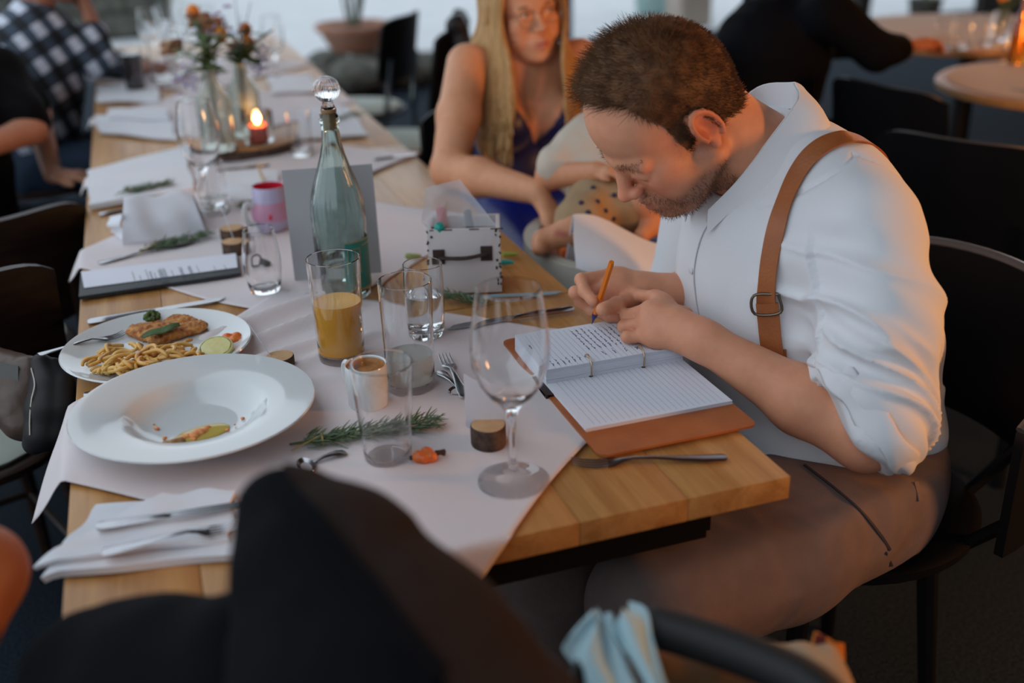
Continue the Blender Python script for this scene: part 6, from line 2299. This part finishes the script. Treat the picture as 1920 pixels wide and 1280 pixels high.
# grey shawl over the back of the black jacket's chair
v = Vol((.82, 1.82, .45), (1.12, 2.45, 1.12), .007)
v.cap((.955, 1.98, .885), (.955, 2.28, .895), .045, .045, .02).cap((.93, 1.98, .86), (.93, 1.99, .62), .045, .05, .03).cap((.93, 2.13, .86), (.92, 2.14, .60), .045, .05, .03).cap((.94, 2.27, .87), (.92, 2.28, .64), .045, .05, .03)
soft('grey_shawl', v, mat('grey_knit', (.20, .20, .21), .9, bump=(90, 1.)), disp=lambda V, N: .022 * (vnoise(V * 30) - .5), label='grey knitted shawl hanging over a black chair back', cat='shawl')

# ------------------------------------------------------------------ rocks and terracotta planter
rs = np.random.RandomState(4)
for k, (x, y, r) in enumerate([(.45, 6.9, .22), (.82, 6.75, .26), (1.2, 6.95, .24), (.70, 7.25, .25), (1.12, 7.3, .26), (1.55, 7.1, .2), (.15, 7.05, .17)]):
    c = np.array([x, y, r * .48])
    v = Vol(c - r * 1.4, c + r * 1.4, .02)
    for j in range(4):
        v.ell(c + rs.uniform(-.35, .35, 3) * r * np.array([1, 1, .3]), tuple(r * rs.uniform(.6, .85, 3) * np.array([1, 1, .62])), k=.05)
    v.half((0, 0, .0), (0, 0, -1), c - 1, c + 1, .005)
    soft('rock', v, M_stone, disp=lambda V, N: .03 * (vnoise(V * 9) - .5), label='mossy grey rock heaped under the terracotta bowl planter', cat='rock', group='rocks under the planter')
pl_ = thing('bowl_planter', 'wide terracotta bowl planter on mossy rocks beyond the far table', 'planter', (.88, 7.05, .25))
M_terra = mat('terracotta', (.42, .20, .13), .8, var=(8, (.5, .27, .19)))
MB().lathe([(0, 0), (.14, 0), (.17, .02), (.235, .13), (.245, .15), (.275, .16), (.28, .20), (.265, .205), (.255, .17), (.2, .08), (0, .07)], 40).build('bowl', M_terra, pl_)
MB().lathe([(0, .16), (.25, .16), (.25, .165), (0, .175)], 30).build('soil', mat('soil', (.03, .02, .015), .95), pl_)
for k in range(9):
    a = rs.rand() * 6.28
    e = np.array([.11 * math.cos(a), .11 * math.sin(a), .42 + .2 * rs.rand()])
    MB().tube([(e[0] * .3, e[1] * .3, .16), tuple(e * [.7, .7, .75]), tuple(e)], [.012, .010, .005], 6).build('plant_stem', mat('grey_green_stem', (.10, .11, .07), .8), pl_)

q = at(1290, 46, z=0)
bpil = thing('stone_pillar', 'beige stone block on the terrace beyond the person writing', 'pillar', (q[0], q[1], 0))
M_beige = mat('beige_stone', (.36, .30, .25), .85, var=(5, (.42, .36, .3)))
MB().box((0, 0, .6), (.34, .34, 1.2), bev=.02).build('shaft', M_beige, bpil)
MB().box((0, -.172, .75), (.1, .02, .18), bev=.004).build('niche_panel', M_dark, bpil)
q = at(1222, 26, z=0)
gp = thing('glazed_pot', 'pale teal glazed pot on the terrace beside the beige stone block', 'pot', (q[0], q[1], 0))
MB().lathe([(0, 0), (.15, 0), (.17, .02), (.22, .35), (.19, .5), (.21, .54), (.19, .54), (.17, .5), (.19, .35), (0, .05)], 30).build('pot_body', mat('teal_glaze', (.28, .42, .40), .3), gp)
MB().sphere((0, 0, .66), (.17, .17, .2), 14, 10).build('foliage', M_leaf, gp)
# shrubs by the right-hand opening
for k, (px, py, lb) in enumerate([(1600, 22, 'dark green shrub outside the right-hand opening, left of the post'), (1730, 25, 'dark green shrub outside the right-hand opening, right of the post')]):
    q = at(px, py + 22, z=0)
    sh_ = thing('potted_shrub', lb, 'shrub', (q[0], q[1], 0))
    MB().lathe([(0, 0), (.12, 0), (.16, .25), (.14, .25), (0, .2)], 20).build('pot', M_stone, sh_)
    lf = MB()
    rg = random.Random(k)
    for j in range(160):
        c = np.array([rg.gauss(0, .12), rg.gauss(0, .12), .5 + rg.gauss(0, .15)])
        d = np.array([rg.uniform(-1, 1), rg.uniform(-1, 1), rg.uniform(-.3, 1)]) * .06
        s = np.cross(d, [.3, .2, 1.]) * .4
        lf.add([c, c + d * .5 + s, c + d, c + d * .5 - s], [(0, 1, 2, 3)])
    lf.build('leaves', M_leaf, sh_)
    MB().tube([(0, 0, .2), (.01, 0, .4), (0, .01, .6)], [.012, .01, .006], 6).build('stem', M_stem, sh_)
# ================================================================== foreground
# baby stroller: hood, handlebar with foam grip, frame
st_ = thing('baby_stroller', 'black baby stroller with hood brown-grey on its lit side and foam-grip handlebar before the table end', 'stroller', (-.52, -.30, 0))
M_hood = mat('black_hood_fabric', (.004, .0045, .006), .9, spec=.1, bump=(300, .3))
M_hoodb = mat('warm_lit_hood_fabric', (.024, .018, .0165), .9, spec=.1, bump=(260, .4))  # right side of the hood; warm light is put into this brown-grey
g0, g1, g2 = at(530, 962, d=.78), at(612, 1085, d=.77), at(712, 1305, d=.75)
g3 = at(780, 1450, d=.74)
v = Vol(np.minimum.reduce([g0, g2, g3]) - .2, np.maximum.reduce([g0, g2]) + .2, .004)
v.chain([g0, g1, g2, g3], [.034, .069, .105, .127], .02)
hood, hV, hQ, hN = soft('hood', v, M_hood, st_, disp=lambda V, N: .003 * (vnoise(V * 40) - .5))
htree = bvh(hV, hQ)
pr = np.stack([960 + FPX * ((hV - CAM) @ CR) / ((hV - CAM) @ CF), 640 - FPX * ((hV - CAM) @ CU) / ((hV - CAM) @ CF)], 1)
right = pr[:, 0] > np.interp(pr[:, 1], [860, 900, 1000, 1100, 1280, 1500], [520, 530, 610, 690, 830, 950])
submesh_shell('hood_lit_panel', hV, hQ, hN, right, .003, M_hoodb, st_)
q = [hit(htree, *p) for p in [(515, 900), (540, 935), (590, 985), (650, 1060), (700, 1120), (760, 1200), (820, 1270)]]
q = [a for a in q if a[0] is not None]
band(q, .014, .002, .005).build('hood_piping', M_hood, st_, True)
# handlebar
M_foam_ = mat('black_foam', (.010, .010, .011), .6, bump=(140, .3))
hb = [at(1215, 1170, d=.93), at(1330, 1205, d=.90), at(1440, 1245, d=.87), at(1540, 1300, d=.84), at(1600, 1400, d=.82)]
MB().tube(catmull([tuple(p) for p in hb], 6), .0185, 14).build('handlebar_grip', M_foam_, st_, True, smooth=True)
hb0 = [at(1215, 1170, d=.93), at(1185, 1165, d=.935), at(1120, 1220, d=.90), at(1080, 1330, d=.84), (-.40, -.36, .62)]
MB().tube(catmull([tuple(p) for p in hb0], 6), .010, 10).build('handlebar_tube', M_blackp, st_, True)
MB().tube([tuple(hb[-1]), (-.25, -.42, .60), (-.30, -.40, .35)], .010, 10).tube([(-.40, -.36, .62), (-.36, -.40, .35)], .010, 10).build('push_frame', M_blackp, st_, True)
v = Vol((-.80, -.62, .28), (-.26, -.10, .92), .008)
v.chain([(-.62, -.30, .70), (-.52, -.34, .50), (-.42, -.36, .46)], [.11, .15, .12], .05)
soft('seat_basket', v, M_hood, st_)
MB().tube([(-.62, -.50, .12), (-.36, -.40, .36), (-.30, -.2, .5)], .011, 8).tube([(-.75, -.16, .12), (-.52, -.22, .36)], .011, 8).tube([(-.28, -.62, .12), (-.34, -.40, .36)], .011, 8).tube([(-.24, -.10, .12), (-.38, -.28, .36)], .011, 8).build('chassis', M_blackp, st_, True)
for (x, y) in [(-.62, -.50), (-.75, -.16), (-.28, -.62), (-.24, -.10)]:
    R_ = Matrix.Rotation(math.radians(90), 4, 'X') @ Matrix.Rotation(0, 4, 'Z')
    w_ = MB().lathe([(.085, -.016), (.115, -.014), (.12, 0), (.115, .014), (.085, .016), (.085, -.016)], 28, M=R_, c=(x, y, .12)).build('wheel', M_foam_, st_, True)
    MB().lathe([(0, -.01), (.085, -.01), (.085, .01), (0, .01)], 20, M=R_, c=(x, y, .12)).build('wheel_hub', mat('grey_plastic', (.12, .12, .13), .5), w_, True)

# muslin cloth over the handlebar
M_mus = mat('pale_blue_muslin', (.40, .58, .64), .85, bump=(300, .3))
def muslin(pxs0, pxs1, pxs2, d0, d1):
    def fn(u, w):
        a = [np.array(at(*p, d=d)) for p, d in zip((pxs0, pxs1, pxs2), (d0, d0 - .02, d1))]
        return a
    return fn
def strip(L, R, name):
    """L, R: lists of (px,py,d): left and right outline from top to bottom"""
    LL = catmull([at(p[0], p[1], d=p[2]) for p in L], 6)
    RR = catmull([at(p[0], p[1], d=p[2]) for p in R], 6)
    n = len(LL) - 1
    def fn(u, w):
        i = min(int(round(w * n)), n)
        p = LL[i] * (1 - u) + RR[i] * u
        return p - CF * (.022 * math.sin(math.pi * u)) + np.array([0, 0, .004 * math.sin(13 * u + 3 * w)]) - CF * .005 * math.sin(17 * u + 5 * w)
    return MB().grid(fn, 16, n, .002)
mu = thing('muslin_cloth', 'pale blue muslin cloth draped over the stroller handlebar', 'cloth', tuple(at(1160, 1170, d=.90)))
strip([(1112, 1145, .92), (1085, 1175, .90), (1056, 1216, .88), (1075, 1250, .86), (1095, 1290, .84)], [(1120, 1145, .92), (1140, 1180, .90), (1160, 1220, .88), (1180, 1260, .86), (1205, 1300, .84)], 'l').build('front_fold', M_mus, mu, True, smooth=60)
strip([(1135, 1150, .91), (1140, 1175, .90), (1165, 1215, .88), (1195, 1255, .86), (1230, 1320, .83)], [(1180, 1134, .92), (1212, 1150, .91), (1222, 1200, .89), (1235, 1250, .87), (1262, 1320, .84)], 'r').build('back_fold', M_mus, mu, True, smooth=60)
# brown blanket and plush toy in the stroller
b0 = at(1240, 1300, d=.96)
v = Vol(b0 - .2, b0 + .2, .005)
v.cap(at(1230, 1275, d=.97), at(1400, 1310, d=.95), .026, .026, .02).cap(at(1120, 1330, d=.97), at(1400, 1370, d=.95), .035, .035, .02)
soft('brown_blanket', v, mat('ochre_wool', (.10, .045, .013), .9, bump=(150, .6)), disp=lambda V, N: .008 * (vnoise(V * 45) - .5), label='ochre brown blanket under the stroller handlebar', cat='blanket')
p0_ = at(1520, 1245, d=1.00)
ty_ = thing('plush_toy', 'beige plush toy with a flat orange cap behind the stroller handlebar', 'toy', tuple(p0_))
v = Vol(p0_ - .12, p0_ + .12, .003)
v.cap(at(1440, 1225, d=1.0), at(1500, 1245, d=1.0), .012, .016, .01).cap(at(1505, 1235, d=1.0), at(1525, 1290, d=.98), .016, .018, .008).cap(at(1548, 1232, d=1.0), at(1560, 1290, d=.98), .014, .016, .004).cap(at(1530, 1300, d=.98), at(1500, 1330, d=.97), .03, .03, .02)
soft('body', v, mat('beige_plush', (.38, .27, .17), .9, bump=(200, .5)), ty_)
q0, q1, q2, q3 = at(1515, 1232, d=1.02), at(1530, 1184, d=1.02), at(1578, 1205, d=1.02), at(1580, 1238, d=1.02)
MB().grid(lambda u, w: (q0 * (1 - u) + q3 * u) * (1 - w) + (q1 * (1 - u) + q2 * u) * w - CF * .012 * math.sin(math.pi * u), 8, 6, .005).build('orange_cap', mat('orange_felt', (.55, .17, .012), .85), ty_, True)
MB().grid(lambda u, w: ((q0 * (1 - u) + q3 * u) * (1 - w) + (q1 * (1 - u) + q2 * u) * w) * 1.0 - CF * (.016 + .008 * math.sin(math.pi * u)), 3, 6, .003)
r0, r1, r2, r3 = at(1522, 1230, d=1.0), at(1530, 1187, d=1.0), at(1548, 1192, d=1.0), at(1546, 1230, d=1.0)
MB().grid(lambda u, w: (r0 * (1 - u) + r3 * u) * (1 - w) + (r1 * (1 - u) + r2 * u) * w, 4, 4, .003).build('dark_red_patch', mat('dark_red_felt', (.12, .012, .012), .85), ty_, True)

# person at the near left corner: bare arm and black clothes
sitter('person in black at the near left table corner, only a bare arm showing', (-1.42, -.24, .56), (-1.38, -.22, .86), (-1.32, -.18, 1.04), ((-1.28, -.17, 1.17), (.4, .2, 0)),
       [((-1.17, -.26, .97), at(-45, 1075, d=.93), (-.90, -.18, .78), (.9, .2, -.1)), ((-1.28, .02, .97), (-1.16, .14, .76), (-1.02, -.02, .66), (.6, -.6, 0))],
       [((-1.42, -.32, .50), (-1.02, -.26, .53), (-1.00, -.22, .10)), ((-1.42, -.14, .50), (-1.04, -.08, .52), (-1.02, -.06, .10))], M_blackc, M_blackc, skin=(.30, .10, .04), sleeve=(.75, .75), h=.006)
wood_chair('dark chair under the person in black at the near left corner', (-1.44, -.24, 0), 0, group=GR)
v = Vol((-1.05, -.55, .45), (-.50, -.02, .98), .006)
v.chain([at(165, 1245, d=.86), at(300, 1245, d=.84), at(440, 1250, d=.80)], [.046, .050, .055], .03)
v.chain([at(165, 1400, d=.84), at(300, 1400, d=.82), at(440, 1400, d=.80)], [.06, .07, .07], .05)
soft('foot_muff', v, M_hood, st_, disp=lambda V, N: .006 * (vnoise(V * 30) - .5))
# brown leather boot of a crossed leg
bo = at(55, 752, d=1.62)
bt2 = thing('leather_boot', 'brown leather boot with stitched dark sole beside the near dark chair', 'boot', tuple(bo))
M_boot = mat('brown_boot_leather', (.085, .055, .042), .38, var=(20, (.12, .08, .062)), bump=(120, .3))
bp = lambda px, py, dd=1.62: at(px, py, d=dd)
v = Vol(bo - .22, bo + .16, .003)
v.chain([bp(-40, 700, 1.66), bp(10, 720, 1.64), bp(40, 760, 1.62), bp(46, 790, 1.61)], [.050, .046, .040, .030], .02)
v.chain([bp(10, 720, 1.64), bp(52, 700, 1.62)], [.035, .028], .02)
soft('upper', v, M_boot, bt2, disp=lambda V, N: .003 * (vnoise(V * 60) - .5))
so = [bp(62, 682, 1.585), bp(74, 720, 1.580), bp(72, 765, 1.575), bp(66, 810, 1.575), bp(50, 830, 1.58)]
M_sole = mat('dark_rubber', (.014, .013, .014), .6)
v = Vol(bo - .2, bo + .16, .003)
v.chain([p + CR * .012 for p in so], [.016, .024, .030, .027, .018], .006)
v.chain([p + CR * .030 - CF * -.004 for p in so], [.010, .020, .026, .023, .014], .004)
so_, soV, soQ, _ = soft('sole', v, M_sole, bt2)
ss = bvh(soV, soQ)
q = [hit(ss, *p) for p in [(60, 690), (66, 720), (60, 750), (57, 785), (57, 815)]]
q = [a for a in q if a[0] is not None]
if len(q) > 2:
    band(q, .0022, .0005, .0012).build('welt_stitching', mat('cream_thread', (.42, .38, .33), .8), so_, True)
MB().grid(lambda u, w: bp(-20 + 55 * u, 676 + 10 * u + (38 - 10 * u) * w, 1.59), 6, 4, .003).build('ankle_flap', mat('grey_leather', (.10, .10, .095), .45), bt2, True)
lv_ = Vol(bp(-160, 640, 1.7) - .2, bo + .05, .006)
lv_.cap(bp(-45, 690, 1.67), bp(-330, 620, 1.75), .058, .075, .02)
soft('trouser_leg', lv_, M_jean, bt2)
